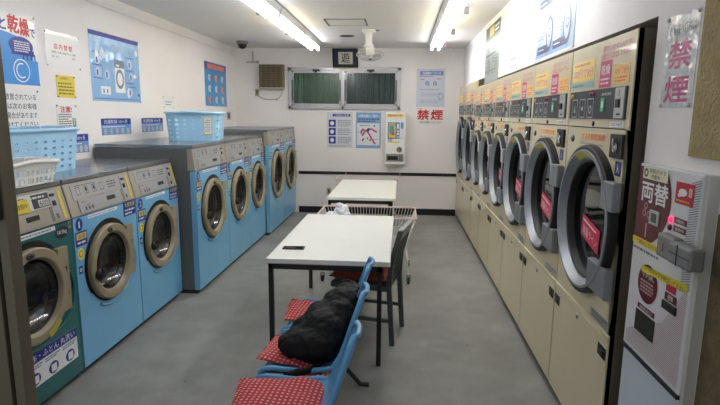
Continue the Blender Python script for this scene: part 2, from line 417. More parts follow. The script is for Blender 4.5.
    if xf < -1.9: panel_piece('yellow_tape', lambda m2: m2.rect(w*.935, zp+H_*.08, w*.962, zp+H_*.9, 0, yellow, .0015))
    # lid
    MB().box(0, w, -.004+slant, dep, zt, h, lidm).build('lid', t, bevel=.006)
    MB().box(0, w, .07, dep, zp-.006, zt, sidem if kind == 'green' or xf < -1.9 else grey_side).build('rear_housing', t)
    # stickers on the front
    navy = ink((28,44,140)); yel = ink((232,214,90)); wht = ink((236,238,238))
    if kind == 'blue':
        mb = MB()
        mb.rect(w*.20, zp-.032, w*.66, zp-.010, 0, wht, .001).lines(w*.21, zp-.028, w*.65, zp-.014, 1, -.0012, ink((120,140,170)))
        mb.build('notice_strip', t)
        mb = MB(); mb.rect(w*.77, zp-.105, w*.99, zp+.005, 0, navy, .002)
        mb.text('大型洗濯', w*.79, zp-.04, w*.97, zp-.008, -.0024, yel).lines(w*.79, zp-.1, w*.97, zp-.05, 2, -.0024, wht); mb.build('size_sticker', t)
        mb = MB(); mb.rect(.012, zp-.185, .125, zp-.095, 0, navy, .002); mb.rect(.02, zp-.145, .117, zp-.105, -.002, yel); mb.text('洗濯', .03, zp-.14, .105, zp-.11, -.0034, navy)
        mb.lines(.025, zp-.178, .115, zp-.15, 1, -.0024, wht); mb.build('price_sticker', t)
        mb = MB(); mb.ell(.052, zp-.235, .032, .04, -.0012, yel, 18).ring(.052, zp-.235, .015, .022, -.002, ink((180,140,40)), 16); mb.build('round_sticker', t)
        mb = MB(); mb.rect(.02, zp-.36, .055, zp-.31, 0, navy, .001).ring(.038, zp-.335, .006, .012, -.0014, wht, 12); mb.build('small_sticker', t)
        if num:
            mb = MB(); mb.ell(.055, zp-.05, .036, .042, -.0012, navy, 20); mb.text(num, *((.049, zp-.072, .061) if num == '1' else (.040, zp-.072, .070)), zp-.03, -.002, wht); mb.build('number_badge', t)
    else:
        mb = MB(); mb.rect(.02, zp-.034, w*.80, zp-.008, 0, wht, .001).lines(.03, zp-.03, w*.78, zp-.012, 1, -.0012, ink((120,140,150))); mb.build('notice_strip', t)
        mb = MB(); mb.ell(w*.87, zp-.06, .062, .034, -.001, ink((12,16,40)), 26).text('18.5kg', w*.82, zp-.075, w*.93, zp-.045, -.0018, wht); mb.build('capacity_badge', t)
        mb = MB(); mb.rect(w*.94+.01, zp-.05, w*.985, zp-.005, 0, beige, .002).ring(w*.97, zp-.028, .004, .009, -.0024, dk, 12); mb.build('small_sticker', t)
        mb = MB(); a0, a1, b0, b1 = .26, w-.045, .15, .345
        mb.rect(a0, b0, a1, b1, 0, wht, .0015); mb.rect(a0, b1-.06, a1, b1, -.0015, navy); mb.text('毛布・ふとん 丸洗い', a0+.01, b1-.05, a1-.02, b1-.01, -.0028, wht)
        for i in range(3):
            x_ = a0+(a1-a0)*(i+.08)/3; ww = (a1-a0)/3*.85
            mb.lines(x_, b1-.095, x_+ww, b1-.068, 2, -.0019, navy); mb.ell(x_+ww*.5, b0+.045, ww*.33, .036, -.0019, navy, 18); mb.rect(x_+ww*.35, b0+.02, x_+ww*.7, b0+.065, -.002, wht)
        mb.build('instruction_sheet', t)
        mb = MB(); mb.ring(cx, cz, r-.045, r-.010, -.0348, ink((196,186,60)), 10, 1.06, math.radians(285), math.radians(312)); mb.build('yellow_ring_label', door)
    return t
FX1, FX2, FX3 = -1.97, -1.81, -1.75
washer(2.14, 2.905, FX1, 1.25, 1.012, 'dark green coin washing machine nearest the camera on the left, beside the entrance door frame', 'green', group=None, cz=.66, r=.268, cu=.375)
washer(2.91, 3.665, FX1, 1.25, 1.012, 'pale blue washing machine with round badge 1, directly right of the green machine', num='1', cz=.648, r=.258, cu=.36)
washer(3.67, 4.40, FX1, 1.25, 1.012, 'pale blue washing machine with round badge 2, last of the low front block', num='2', cz=.648, r=.258, cu=.35)
washer(4.42, 5.265, FX2, 1.37, 1.14, 'blue washing machine with grey side under the big blue basket, first of the middle block', num='1', slant=.025, cz=.745, r=.285, cu=.40)
washer(5.27, 6.06, FX2, 1.37, 1.14, 'blue washing machine in the centre of the middle block of three', num='2', slant=.025, cz=.745, r=.285, cu=.38)
washer(6.065, 6.76, FX2, 1.37, 1.14, 'blue washing machine third in the middle block, just before the taller rear pair', num='3', slant=.025, cz=.745, r=.28, cu=.36)
washer(6.78, 7.66, FX3, 1.44, 1.23, 'tall blue washing machine, nearer of the rear pair', slant=.02, cz=.80, r=.33, cu=.44)
washer(7.665, 8.53, FX3, 1.44, 1.23, 'tall blue washing machine in the far corner against the back wall', slant=.02, cz=.80, r=.33, cu=.44)

# ------------------------------------------------------------------ dryers
pink = ink((206,52,104)); pinkl = ink((214,110,160)); orange = ink((246,196,110)); yell = ink((240,214,120)); pblue = ink((150,184,184)); dkp = mat('dark_control_plate', (52,56,60), .35, .2)
def dryer(y0, y1, label, big=False, glabel=True):
    w = y1-y0-.008; xf = .9325; t = thing('tumble_dryer', label, 'tumble dryer', (xf, y1-.004, 0), RIGHT, 'cream coin dryers along the right wall')
    H = 2.08 if big else 2.0; dep = .82; zs, zt_ = (1.66, 1.62) if big else (1.64, 1.60)
    cx, cz, R = (w*.5, 1.20, .43) if big else (w*.5, 1.15, min(.364, w*.49))
    zl = .70 if not big else .68
    ri = R-.082
    mb = MB()
    mb.openbox(.0, w, .02, dep, .06, H, creamdk)
    mb.plate_hole(.0, w, zl, zt_-.003, cx, cz, ri+.015, 0, cream)
    for x_ in (0, w):
        mb.add([(x_,0,.06),(x_,.02,.06),(x_,.02,H),(x_,0,H)], [(0,1,2,3)], cream)
    mb.add([(0,0,H),(w,0,H),(w,.02,H),(0,.02,H)], [(0,1,2,3)], cream)
    if not big and y0 < 2.5: mb.box(w-.035, w, 0, .02, .06, H, cream)
    mb.build('body', t)
    MB().box(.02, w-.02, .03, dep, 0, .06, kick).build('plinth', t)
    # upper header and control panel
    hd = MB().box(.002, w-.002, -.004, .02, zt_, H-.002, cream).build('header_panel', t, bevel=.003)
    mb = MB(); y_ = -.0045
    z0 = zs+.145
    mb.rect(w*.03, z0+.045, w*.44, z0+.145, y_, yell).lines(w*.06, z0+.115, w*.40, z0+.138, 1, y_-.001, pinkl).text('100円で8分', w*.05, z0+.06, w*.42, z0+.108, y_-.001, pinkl)
    mb.rect(w*.03, z0+.008, w*.44, z0+.036, y_, pblue).lines(w*.05, z0+.012, w*.3, z0+.032, 1, y_-.001, ink((80,120,120)))
    mb.rect(w*.53, z0-.002, w*.70, z0+.118, y_, pink).text('乾燥', w*.55, z0+.055, w*.68, z0+.10, y_-.001, white).lines(w*.55, z0+.008, w*.68, z0+.045, 2, y_-.001, white)
    mb.rect(w*.74, z0+.006, w*.945, z0+.088, y_, orange).text('10分で8分', w*.755, z0+.045, w*.93, z0+.078, y_-.001, ink((206,90,70))).lines(w*.76, z0+.012, w*.92, z0+.04, 2, y_-.001, ink((220,110,80)))
    mb.text('硬貨は1枚ずつ入れて', w*.55, z0+.155, w*.93, z0+.185, y_, pinkl).text('返却口に入れないで下さい', w*.53, z0+.122, w*.93, z0+.150, y_, pink)
    mb.build('price_graphics', hd)
    mb = MB(); mb.rect(w*.03, zs, w*.945, zs+.138, -.004, dkp, .005)
    mb.build('control_panel', hd)
    y_ = -.0096
    for i, m_ in enumerate((0, 1, 2)):
        mb = MB(); a = w*(.09+i*.145); mb.ring(a+.035, zs+.052, .052, .057, y_, ink((200,204,206)), 4, 1.15, PI/4, PI/4+2*PI)
        if i == 0: mb.poly([(a+.02, zs+.03), (a+.05, zs+.03), (a+.035, zs+.07)], y_, ink((190,194,196)))
        elif i == 1: mb.ell(a+.035, zs+.05, .016, .012, y_, ink((190,194,196)), 12)
        else: mb.ring(a+.035, zs+.045, .012, .02, y_, ink((190,194,196)), 14)
        mb.build('program_icon', hd)
    mb = MB()
    mb.lines(w*.80, zs+.02, w*.82, zs+.12, 4, y_, ink((160,164,166)))
    mb.lines(w*.60, zs+.10, w*.74, zs+.125, 1, y_, ink((170,174,176)))
    mb.build('printed_instructions', hd)
    mb = MB(); mb.lathe([(.012, 0), (.010, .008), (.001, .01)], (w*.09, -.009, zs+.115), mat('amber_lamp', (230,190,40), .3), seg=12)
    mb.build('amber_lamp', hd)
    mb = MB()
    for q in (.43, .47): mb.lathe([(.011, 0), (.009, .006), (.001, .008)], (w*q, -.009, zs+.118), mat('red_lamp', (150,30,70), .3), seg=12)
    mb.build('red_lamp', hd)
    mb = MB(); mb.rect(w*.60, zs+.035, w*.655, zs+.095, -.009, mat('green_display', (90,190,150), .3), .003); mb.rect(w*.615, zs+.05, w*.64, zs+.08, -.012, white); mb.build('display', hd)
    mb = MB(); mb.rect(w*.80+.01, zs+.004, w*.935, zs+.134, -.009, alu, .006).rect(w*.84, zs+.05, w*.885, zs+.085, -.015, black, .006)
    mb.rect(w*.865, zs+.098, w*.87, zs+.125, -.015, black, .001).rect(w*.85, zs+.018, w*.90, zs+.026, -.015, black, .001); mb.build('coin_slot', hd, bevel=.002)
    mb = MB(); mb.lathe([(.013, 0), (.013, .005), (.001, .006)], (w*.49, -.004, zt_+.018), black, seg=14); mb.build('lock', hd); mb = MB(); mb.rect(w*.74, zt_+.006, w*.93, zt_+.03, -.004, white).text('10分 100円', w*.76, zt_+.011, w*.91, zt_+.025, -.0052, ink((90,90,90)))
    mb.build('price_label', hd)
    # fittings on the door panel
    mb = MB(); mb.rect(w*.79, zt_-.125, w*.955, zt_-.022, 0, black, .012); mb.build('door_switch_housing', t, bevel=.003)
    mb = MB(); mb.sphere((w*.885, -.016, zt_-.08), .022, chrome, 12, .8, .6, 1.2).box(w*.875, w*.895, -.03, -.012, zt_-.07, zt_-.04, chrome); mb.build('switch_lever', t)
    mb = MB(); mb.rect(w*.86, zt_-.20, w*.935, zt_-.138, 0, ink((40,60,120)), .002).text('入', w*.88, zt_-.19, w*.915, zt_-.148, -.0024, white); mb.build('blue_label', t)
    mb = MB(); mb.lathe([(.026, 0), (.026, .003), (.001, .004)], (w*.11, 0, zt_-.065), mat('badge_blue_grey', (70,82,96), .3, .4), sx=1.1, sz=.75, seg=20).ring(w*.11, zt_-.065, .018, .022, -.0045, chrome, 20, .6); mb.build('maker_badge', t)
    mb = MB(); mb.text('ガス衣類乾燥機', w*.28, zt_-.062, w*.68, zt_-.03, -.001, ink((216,100,50))).rect(w*.28, zt_-.066, w*.68, zt_-.026, 0, ink((238,206,150)), .0006).lines(w*.26, zt_-.09, w*.68, zt_-.075, 1, -.001, ink((150,150,140))); mb.build('name_label', t)
    # drum
    mb = MB(); mb.lathe([(ri+.015, .0), (ri+.015, -.07), (ri+.05, -.075), (ri+.05, -.55), (.001, -.55)], (cx, .001, cz), darksteel)
    for k in range(3):
        a = .5+k*2.1; mb.tube([(cx+math.cos(a)*(ri+.02), .08, cz+math.sin(a)*(ri+.02)), (cx+math.cos(a)*(ri+.02), .54, cz+math.sin(a)*(ri+.02))], .03, drum, 6)
    mb.build('drum', t)
    # door: black collar, silver ring, hinge plates, glass, red label
    mb = MB(); mb.slathe([(R+.004, 0), (R, .032), (R-.008, .036), (R-.022, .036)], (cx, 0, cz), gasket, seg=56); mb.build('collar', t)
    mb = MB(); mb.slathe([(R-.020, .034), (R-.022, .042), (R-.034, .042), (R-.062, .016), (R-.068, .010), (R-.072, -.004)], (cx, 0, cz), silver, seg=56)
    door = mb.build('door', t)
    mb = MB(); mb.lathe([(ri+.012, .004), (ri+.006, .008), (ri+.0, -.0), (ri-.004, -.03), (ri-.01, -.04)], (cx, 0, cz), gasket, seg=40); mb.build('bezel', door)
    mb = MB(); mb.lathe([(ri-.002, -.030), (ri*.6, -.026), (.001, -.025)], (cx, 0, cz), dglass, seg=40); mb.build('glass', door)
    xr = w-.012
    for (a, b_) in ((cz+R*.27, cz+R*.62), (cz-R*.80, cz-R*.42)):
        xi = cx+math.sqrt(max((R-.03)**2-max(abs(a-cz), abs(b_-cz))**2, .01))-.008
        mb = MB().box(xi, xr, -.040, -.002, a, b_, mat('silver_hinge', (142,146,152), .4, .5)); mb.build('hinge', door, bevel=.006)
    mb = MB()
    mb.lathe([(R-.0345, .0424), (R-.060, .0185)], (cx, 0, cz), ink((214,206,70)), seg=10, a0=math.radians(76), a1=math.radians(112)); mb.build('yellow_ring_label', door)
    if glabel:
        mb = MB(); yy = .0215; s_ = R/.355
        a, b_ = cx-.125*s_, cz-.10*s_
        mb.poly([(a, b_), (a+.235*s_, b_-.055), (a+.245*s_, b_+.065), (a+.01, b_+.11)], yy, ink((206,30,80)))
        vs, fs = text_geo('適量ライン'); k0 = .19*s_
        mb.add([(a+.025+k0*v[0], yy-.0006, b_+.012-.04*v[0]+.045*v[1]) for v in vs], fs, white)
        mb.poly([(a+.02, b_+.080), (a+.20*s_, b_+.042), (a+.20*s_, b_+.052), (a+.02, b_+.088)], yy-.0006, white)
        mb.build('level_label', door)
    # lower part
    mb = MB().box(0.0, w, -.010, .02, zl-.022, zl, cream); mb.build('ledge', t, bevel=.004)
    mb = MB().rect(w*.70, zl+.008, w*.97, zl+.055, 0, alu, .003); mb.lines(w*.72, zl+.015, w*.95, zl+.05, 2, -.0033, ink((90,92,94))); mb.build('rating_plate', t)
    lo = MB().box(.003, w-.003, -.006, .02, .065, zl-.026, cream).build('lower_panel', t, bevel=.004)
    for (a, b_) in ((.012, .012+.085), (w-.10, w-.012)):
        mb = MB().rect(a, zl-.12, b_, zl-.065, -.006, black, .004); mb.rect(a+.03, zl-.115, b_-.02, zl-.085, -.01, darksteel, .004); mb.build('latch', lo, bevel=.002)
    mb = MB(); mb.lathe([(.014, 0), (.014, .004), (.001, .005)], (w*.5, -.006, zl-.06), chrome, seg=14).rect(w*.5-.003, zl-.07, w*.5+.003, zl-.052, -.0105, black); mb.build('keyhole', lo)
    return t
dl = ['cream coin dryer nearest the camera, next to the coin change machine',
      'second cream dryer from the change machine, under the large blue poster',
      'third cream dryer from the change machine', 'fourth cream dryer from the change machine',
      'fifth cream dryer from the change machine', 'last regular-sized cream dryer, touching the taller rear pair']
ys = [2.2, 2.99, 3.79, 4.57, 5.28, 5.98, 6.66]
for i in range(6): dryer(ys[i], ys[i+1], dl[i])
dryer(6.67, 7.60, 'taller cream dryer with larger door, nearer of the rear pair', True, False)
dryer(7.605, 8.535, 'taller cream dryer in the far right corner by the back wall', True, False)

# ------------------------------------------------------------------ coin change machine
maroon = ink((96,14,32)); cw = mat('white_steel_cabinet', (222,222,224), .35, coat=.2)
t = thing('change_machine', 'white and maroon coin change machine lettered 両替 on the right wall', 'change machine', (XR, 2.095, 0), RIGHT)
w = .43; yf = -.04
MB().box(0, w, yf, 0, .735, 1.475, cw).build('cabinet', t, bevel=.004)
MB().box(0, w, yf+.004, 0, .05, .722, mat('pale_blue_cabinet', (196,208,216), .4)).build('base_cabinet', t, bevel=.004)
MB().box(.0, w+.003, yf-.006, 0, .722, .735, darksteel).build('seam_trim', t)
MB().box(w, w+.022, yf+.006, 0, .05, 1.475, mat('grey_side_flange', (196,196,190), .45)).build('side_flange', t)
mb = MB(); Y = yf-.001
# maroon half-moon panel
pts = [(.004, 1.165)] + [(.004+.252*math.sin(PI*(.05+.42*k/18+.0))**1.0 if 0 else .004+.252*math.sqrt(max(0,1-((k/18-.62)/.66)**2)), 1.165+.30*k/18) for k in range(0, 19)] + [(.004, 1.465)]
mb.poly(pts, Y, maroon)
dot = ink((150,112,116))
for i in range(46):      # fine diagonal hatching on the right part and the lower half
    z = 1.09+.36*i/45; mb.poly([(w-.06, z-.01), (w-.006, z+.005), (w-.006, z+.008), (w-.06, z-.007)], Y-.0004, ink((120,120,126)))
for i in range(52):
    z = .755+.33*i/51; x0 = .02 if z < .80 else .02+(z-.80)*2.0 if z < .925 else .28+(z-.925)*.75; 
    mb.poly([(x0, z), (w-.012, z), (w-.012, z+.0022), (x0, z+.0022)], Y-.0004, dot)
mb.build('printed_front', t)
mb = MB(); mb.rect(.034, 1.42, .218, 1.466, Y-.0005, ink((232,228,196)), .001).ring(.058, 1.443, .008, .018, Y-.002, ink((90,110,50)), 8).text('防犯カメラ', .085, 1.445, .205, 1.462, Y-.002, ink((40,60,30))).text('作動中', .10, 1.424, .165, 1.441, Y-.002, ink((40,60,30))); mb.build('camera_notice', t)
mb = MB(); mb.text('両替', .035, 1.335, .232, 1.412, Y-.001, white, .03); mb.build('lettering', t)
mb = MB(); mb.rect(.118, 1.258, .188, 1.312, Y, alu, .004).rect(.135, 1.268, .172, 1.302, Y-.004, mat('coin_entry_green', (60,90,80), .4), .002); mb.build('coin_entry', t, bevel=.002)
for (a, b_) in ((.08, 1.318), (.072, 1.29), (.105, 1.288)): MB().ring(a, b_, .009, .013, Y-.001, ink((210,150,150)), 16).build('coin_icon', t)
mb = MB()
mb.poly([(.092, 1.20), (.102, 1.20), (.102, 1.255), (.092, 1.255)], Y-.001, ink((200,150,150)))
mb.build('arrow_icon', t)
mb = MB(); mb.rect(.28, 1.365, .388, 1.438, Y, ink((196,24,40)), .0015).ell(.325, 1.405, .026, .013, Y-.002, white, 14).poly([(.30, 1.387), (.345, 1.397), (.34, 1.407), (.296, 1.397)], Y-.0022, white)
mb.text('監視', .362, 1.395, .38, 1.425, Y-.002, white).lines(.29, 1.37, .38, 1.382, 1, Y-.002, ink((240,190,60))); mb.build('camera_warning_sticker', t)
mb = MB(); mb.lathe([(.011, 0), (.010, .006), (.001, .008)], (.268, Y, 1.303), mat('lit_red_lamp', (230,30,60), .3, emis=((255,40,90), 1.2)), seg=14); mb.build('lit_lamp', t)
mb = MB(); mb.lathe([(.011, 0), (.010, .006), (.001, .008)], (.268, Y, 1.275), mat('unlit_red_lamp', (90,16,40), .3), seg=14); mb.build('unlit_lamp', t)
for z, s_ in ((1.307, '釣銭切れ'), (1.278, '使用中')):
    mb = MB(); mb.rect(.29, z-.010, .366, z+.010, Y, maroon, .0012).text(s_, .30, z-.006, .356, z+.006, Y-.0016, white); mb.build('lamp_label', t)
ys_ = ink((226,206,60))
mb = MB(); mb.rect(.002, 1.163, .235, 1.188, Y-.001, ys_, .0012).text('つり銭はこちらです', .01, 1.168, .225, 1.184, Y-.0026, ink((60,50,20))); mb.build('yellow_label_strip', t)
MB().lines(.01, 1.135, .22, 1.155, 1, Y, ink((120,120,120))).build('small_print', t)
mb = MB(); mb.poly([(.10, 1.066), (.418, 1.088), (.418, 1.116), (.10, 1.092)], Y-.002, ys_).text('千円札のシワを伸ばして下さい', .12, 1.082, .405, 1.10, Y-.0024, ink((60,50,20))); mb.build('yellow_notice_strip', t)
mb = MB(); mb.ell(.153, 1.03, .076, .074, Y-.0005, maroon, 30)
mb.text('千円札', .105, 1.05, .20, 1.07, Y-.0012, white).lines(.10, .99, .205, 1.042, 4, Y-.0012, ink((214,180,184))); mb.build('round_instructions', t)
for nm, (a, b_, c_, d_), s_, m_ in (('tray_label', (.095,.922,.228,.941), '硬貨出口', maroon), ('bill_label', (.284,1.022,.36,1.05), '紙幣', maroon), ('red_label', (.287,1.056,.35,1.086), None, ink((190,30,60)))):
    mb = MB(); mb.rect(a, b_, c_, d_, Y, m_, .0012)
    if s_: mb.text(s_, a+.02, b_+.004, c_-.02, d_-.004, Y-.0016, white)
    mb.build(nm, t)
mb = MB(); mb.rect(.088, .832, .238, .915, Y, black, .003).rect(.10, .836, .226, .842, Y-.003, darksteel, .006); mb.build('coin_tray', t, bevel=.002)
mb = MB(); mb.rect(.276, .988, .368, 1.018, Y, black, .006); mb.build('bill_slot', t, bevel=.002)
# hasp lock cover
gl = mat('grey_lock_cover', (136,138,138), .5, .3)
mb = MB()
mb.box(.36, .49, -.088, yf, 1.178, 1.25, gl).box(.255, .367, -.076, yf, 1.173, 1.256, gl); lk = mb.build('lock_cover', t, bevel=.008)
MB().box(.285, .305, -.079, -.075, 1.198, 1.228, mat('lock_badge', (150,120,120), .5)).build('lock_badge', lk)
MB().box(.415, .418, -.090, -.087, 1.18, 1.248, black).box(.365, .485, -.0895, -.087, 1.214, 1.2165, black).build('lock_seams', lk)

# ------------------------------------------------------------------ posters
def sheet(name, label, loc, rotz, w, h, group, build, base=None, cat='poster', pins=True, th=.002):
    mb = MB(); base = base or paper
    mb.box(0, w, -th, 0, 0, h, base)
    build(mb, -th-.0004, w, h)
    o = mb.build(name, None, loc, rotz)
    tag(o, label, cat, group)
    if pins:
        for (a, b_) in ((.0, h), (w, h), (0., 0.), (w, 0.)):
            p = MB(); p.lathe([(.008, 0), (.006, .006), (.001, .008)], (a+(.008 if a == 0 else -.008), -th, b_+(.008 if b_ == 0 else -.008)), chrome, seg=10); p.build('pin', o)
    return o
LG = 'posters on the left wall'; RG = 'posters on the right wall'; BG = 'posters on the back wall'
lp = lambda y, z: (XL, y, z)
lam = lambda n, rgb: mat(n, rgb, .2, bump=.9, bscale=7, coat=.4)
sky = lam('laminated_sky_blue', (152,194,234)); pale = lam('laminated_pale', (226,232,240))
navy = ink((30,50,150)); cyan = ink((60,150,222)); wht = ink((238,240,240)); blk = ink((30,30,34)); red = ink((196,34,50)); redd = ink((214,60,90)); gry = ink((120,130,150)); midb = ink((90,130,190))
def p_char(mb, y, w, h):
    W = w
    mb.rect(0, 0, W, h*.36, y, cyan); mb.text('洗', .02, h-.15, .14, h-.03, y-.001, redd, .04).text('濯', .16, h-.15, .29, h-.03, y-.001, redd, .04).text('と', .43, h-.13, .49, h-.05, y-.001, navy, .03).text('乾', .51, h-.14, .615, h-.02, y-.001, ink((206,30,60)), .045).text('燥', .625, h-.15, .715, h-.03, y-.001, ink((206,30,60)), .045).text('で', .725, h-.15, W-.008, h-.09, y-.001, navy, .03).text('!', .30, h-.30, .34, h-.17, y-.003, navy, .04)
    mb.ell(W*.52, h*.42, W*.42, h*.30, y-.0012, cyan, 30); mb.poly([(0, h*.34), (W*.55, h*.34), (W*.45, h*.44), (W*.3, h*.42), (0, h*.36)], y-.002, wht)
    mb.ell(W*.79, h*.55, W*.155, h*.13, y-.0025, navy, 28).rect(W*.66, h*.42, W*.95, h*.50, y-.0024, navy)
    for i in range(4): mb.rect(W*(.80+.05*i), h*.36, W*(.815+.05*i), h*.45, y-.0024, navy)
    mb.lines(W*.70, h*.46, W*.90, h*.62, 5, y-.0036, wht)
    mb.ring(W*.77, h*.20, .075, .083, y-.002, wht, 28); mb.ring(W*.77, h*.20, .045, .055, y-.002, wht, 28, 1, 1.2, 5.4); mb.rect(W*.30, h*.04, W*.48, h*.27, y-.001, wht); mb.rect(W*.33, h*.07, W*.45, h*.2, y-.002, midb); mb.rect(W*.3, h*.29, W*.48, h*.33, y-.0025, navy)
sheet('poster', 'tall white poster with red heading and blue washing-machine picture beside the door frame', lp(3.04, 1.84), LEFT, .785, .50, LG, p_char)
def p_hand(mb, y, w, h):
    for i, s in enumerate(('長時間放置されている', '洗濯物は次の客様が', '困る場合がありま', '自由下段にてまとめてください')):
        s = ('長時間放置されている', '洗濯物は次のお客様', '困った場合があります', 'ロ片付けてください')[i]
        z = h-.075-i*.066; mb.text(s, .13, z, w-.03, z+.044, y, blk, .012)
sheet('notice_paper', 'handwritten white notice in black ink above the big light-blue basket', lp(3.19, 1.52), LEFT, .605, .285, LG, p_hand, cat='notice')
def p_tennai(mb, y, w, h):
    for i, ch in enumerate('店内禁煙'): mb.text(ch, .10+i*.062, h*.52, .145+i*.062, h*.68, y, ink((206,70,100)), .03)
    mb.text('喫煙は、店外の灰皿で行ってお願い', .07, h*.40, w-.05, h*.46, y, blk).text('致します。', .07, h*.28, .16, h*.34, y, blk).text('店主', w-.11, h*.28, w-.06, h*.34, y, blk)
sheet('notice_paper', 'plain white notice with four pink characters 店内禁煙, above the yellow one', lp(3.925, 2.0), LEFT, .43, .27, LG, p_tennai, cat='notice')
def p_yel(mb, y, w, h):
    mb.text('お客様へ', .05, h-.035, w-.08, h-.012, y, ink((170,90,60))); mb.lines(.02, .02, w-.02, h-.05, 4, y, ink((120,104,50)))
sheet('notice_paper', 'small yellow printed notice between two white notices', lp(4.02, 1.762), LEFT, .235, .178, LG, p_yel, base=ink((228,208,84)), cat='notice')
def p_chui(mb, y, w, h):
    mb.text('注意!', .05, h-.062, w-.06, h-.012, y, red, .035); mb.lines(.02, .02, w-.07, h-.07, 6, y, blk); mb.rect(w-.06, .02, w-.015, .09, y, ink((110,150,110))).text('7', w-.05, .03, w-.025, .08, y-.001, wht)
sheet('notice_paper', 'small white notice headed 注意! in red, behind the big light-blue basket', lp(3.99, 1.505), LEFT, .255, .20, LG, p_chui, cat='notice')
def p_big(mb, y, w, h):
    mb.rect(0, h-.04, w, h, y, ink((36,40,150))); mb.text('お洗濯の手順', w*.36, h-.15, w*.72, h-.085, y, ink((150,170,190)))
    x0 = w*.45; mb.rect(x0, h*.14, x0+w*.20, h*.62, y, wht); mb.rect(x0, h*.52, x0+w*.20, h*.64, y-.001, gry); mb.ring(x0+w*.10, h*.35, .05, .075, y-.001, gry, 24, 1.25); mb.rect(x0+.03, h*.54, x0+.08, h*.57, y-.002, wht)
    for (a, b_) in ((.13, .60), (.13, .42), (.30, .40), (.78, .60), (.80, .40), (.76, .16)):
        mb.ell(w*a, h*b_, .045, .045, y-.0008, ink((190,206,226)), 14); mb.rect(w*a-.02, h*b_-.03, w*a+.0, h*b_+.02, y-.0016, navy)
    for (a, b_) in ((.13, .52), (.13, .33), (.13, .70), (.78, .50), (.78, .30), (.78, .70), (.85, .24)): mb.lines(w*a-.08, h*b_-.01, w*a+.08, h*b_+.01, 1, y-.001, navy)
    mb.poly([(w*.22, h*.80), (w*.30, h*.66), (w*.24, h*.62), (w*.18, h*.70)], y-.001, ink((206,220,236))).ell(w*.12, h*.66, .03, .045, y-.0012, wht, 12).ell(w*.88, h*.42, .035, .02, y-.0012, wht, 12).ell(w*.72, h*.14, .03, .05, y-.0012, wht, 12)
    mb.rect(w*.16, h*.10, w*.34, h*.22, y-.001, wht).rect(w*.2, h*.12, w*.22, h*.18, y-.002, navy).rect(w*.27, h*.12, w*.29, h*.18, y-.002, navy)
    mb.rect(w*.93, h*.1, w*.97, h*.14, y-.001, navy).ell(w*.94, h*.80, .03, .03, y-.001, wht).ell(w*.66, h*.2+.0, .0, .0, y, wht, 3)
    mb.rect(w*.04, h*.035, w*.96, h*.045, y, navy)
sheet('poster', 'large glossy blue washing-instructions poster with navy top band on the left wall', lp(4.50, 1.75), LEFT, .87, .62, LG, p_big, base=sky)
def p_b2(mb, y, w, h):
    mb.rect(0, h-.105, w, h, y, navy).rect(.10, h-.095, w-.08, h-.02, y-.001, ink((214,120,110))).text('コインランドリー', .13, h-.085, w-.1, h-.03, y-.002, ink((240,190,180)))
    for i in range(3):
        for j in range(3):
            cxx, czz = w*(.2+.3*i), h*(.15+.25*j)
            mb.ell(cxx, czz, w*.07, h*.085, y-.001, ink((190,214,232)) if (i+j) % 3 else ink((224,150,120)), 14); mb.lines(cxx-w*.1, czz+.06, cxx+w*.1, czz+.075, 1, y-.0014, navy)
            mb.rect(cxx+w*.04, czz-.03, cxx+w*.09, czz+.02, y-.002, navy)
sheet('poster', 'small bright blue poster with orange heading near the far left corner', lp(7.21, 1.75), LEFT, .90, .62, LG, p_b2, base=lam('laminated_bright_blue', (64,156,214)))
def p_sign(mb, y, w, h):
    mb.rect(0, h*.62, w, h, y, navy).text('洗濯乾燥 10ヶ条', w*.08, h*.68, w*.88, h*.92, y-.001, wht)
    mb.rect(0, 0, w, h*.62, y, ink((120,156,214)))
    for i in range(5): mb.ell(w*(.12+.19*i), h*.22, h*.15, h*.17, y-.001, ink((222,220,190)), 14); mb.ring(w*(.12+.19*i), h*.22, h*.07, h*.10, y-.002, gry, 10)
    mb.lines(w*.05, h*.44, w*.95, h*.56, 1, y-.001, wht)
sheet('wall_sign', 'small navy sign with a row of pale dots, half hidden by the light-blue basket', lp(4.02, 1.30), LEFT, .365, .16, 'navy dot-row signs on the left wall', p_sign, cat='sign')
sheet('wall_sign', 'small navy sign with a row of pale dots, directly under the large blue poster', lp(4.60, 1.435), LEFT, .53, .155, 'navy dot-row signs on the left wall', p_sign, cat='sign')
sheet('wall_sign', 'small navy sign with pale dots, just left of the blue basket on middle block', lp(5.35, 1.44), LEFT, .50, .15, 'navy dot-row signs on the left wall', p_sign, cat='sign')
sheet('notice_paper', 'tiny white paper slip pinned above the left end of the rear blue basket', lp(5.89, 1.70), LEFT, .27, .14, LG, lambda mb, y, w, h: mb.lines(.05, .03, w-.04, h-.05, 2, y, gry), cat='notice')
sheet('wall_sign', 'small grey switch cover behind the right end of the rear blue basket', lp(8.10, 1.55), LEFT, .14, .12, None, lambda mb, y, w, h: mb.rect(.03, .02, w-.04, h-.02, y, ink((50,60,80)), .004), base=panelm, cat='switch', pins=False, th=.01)
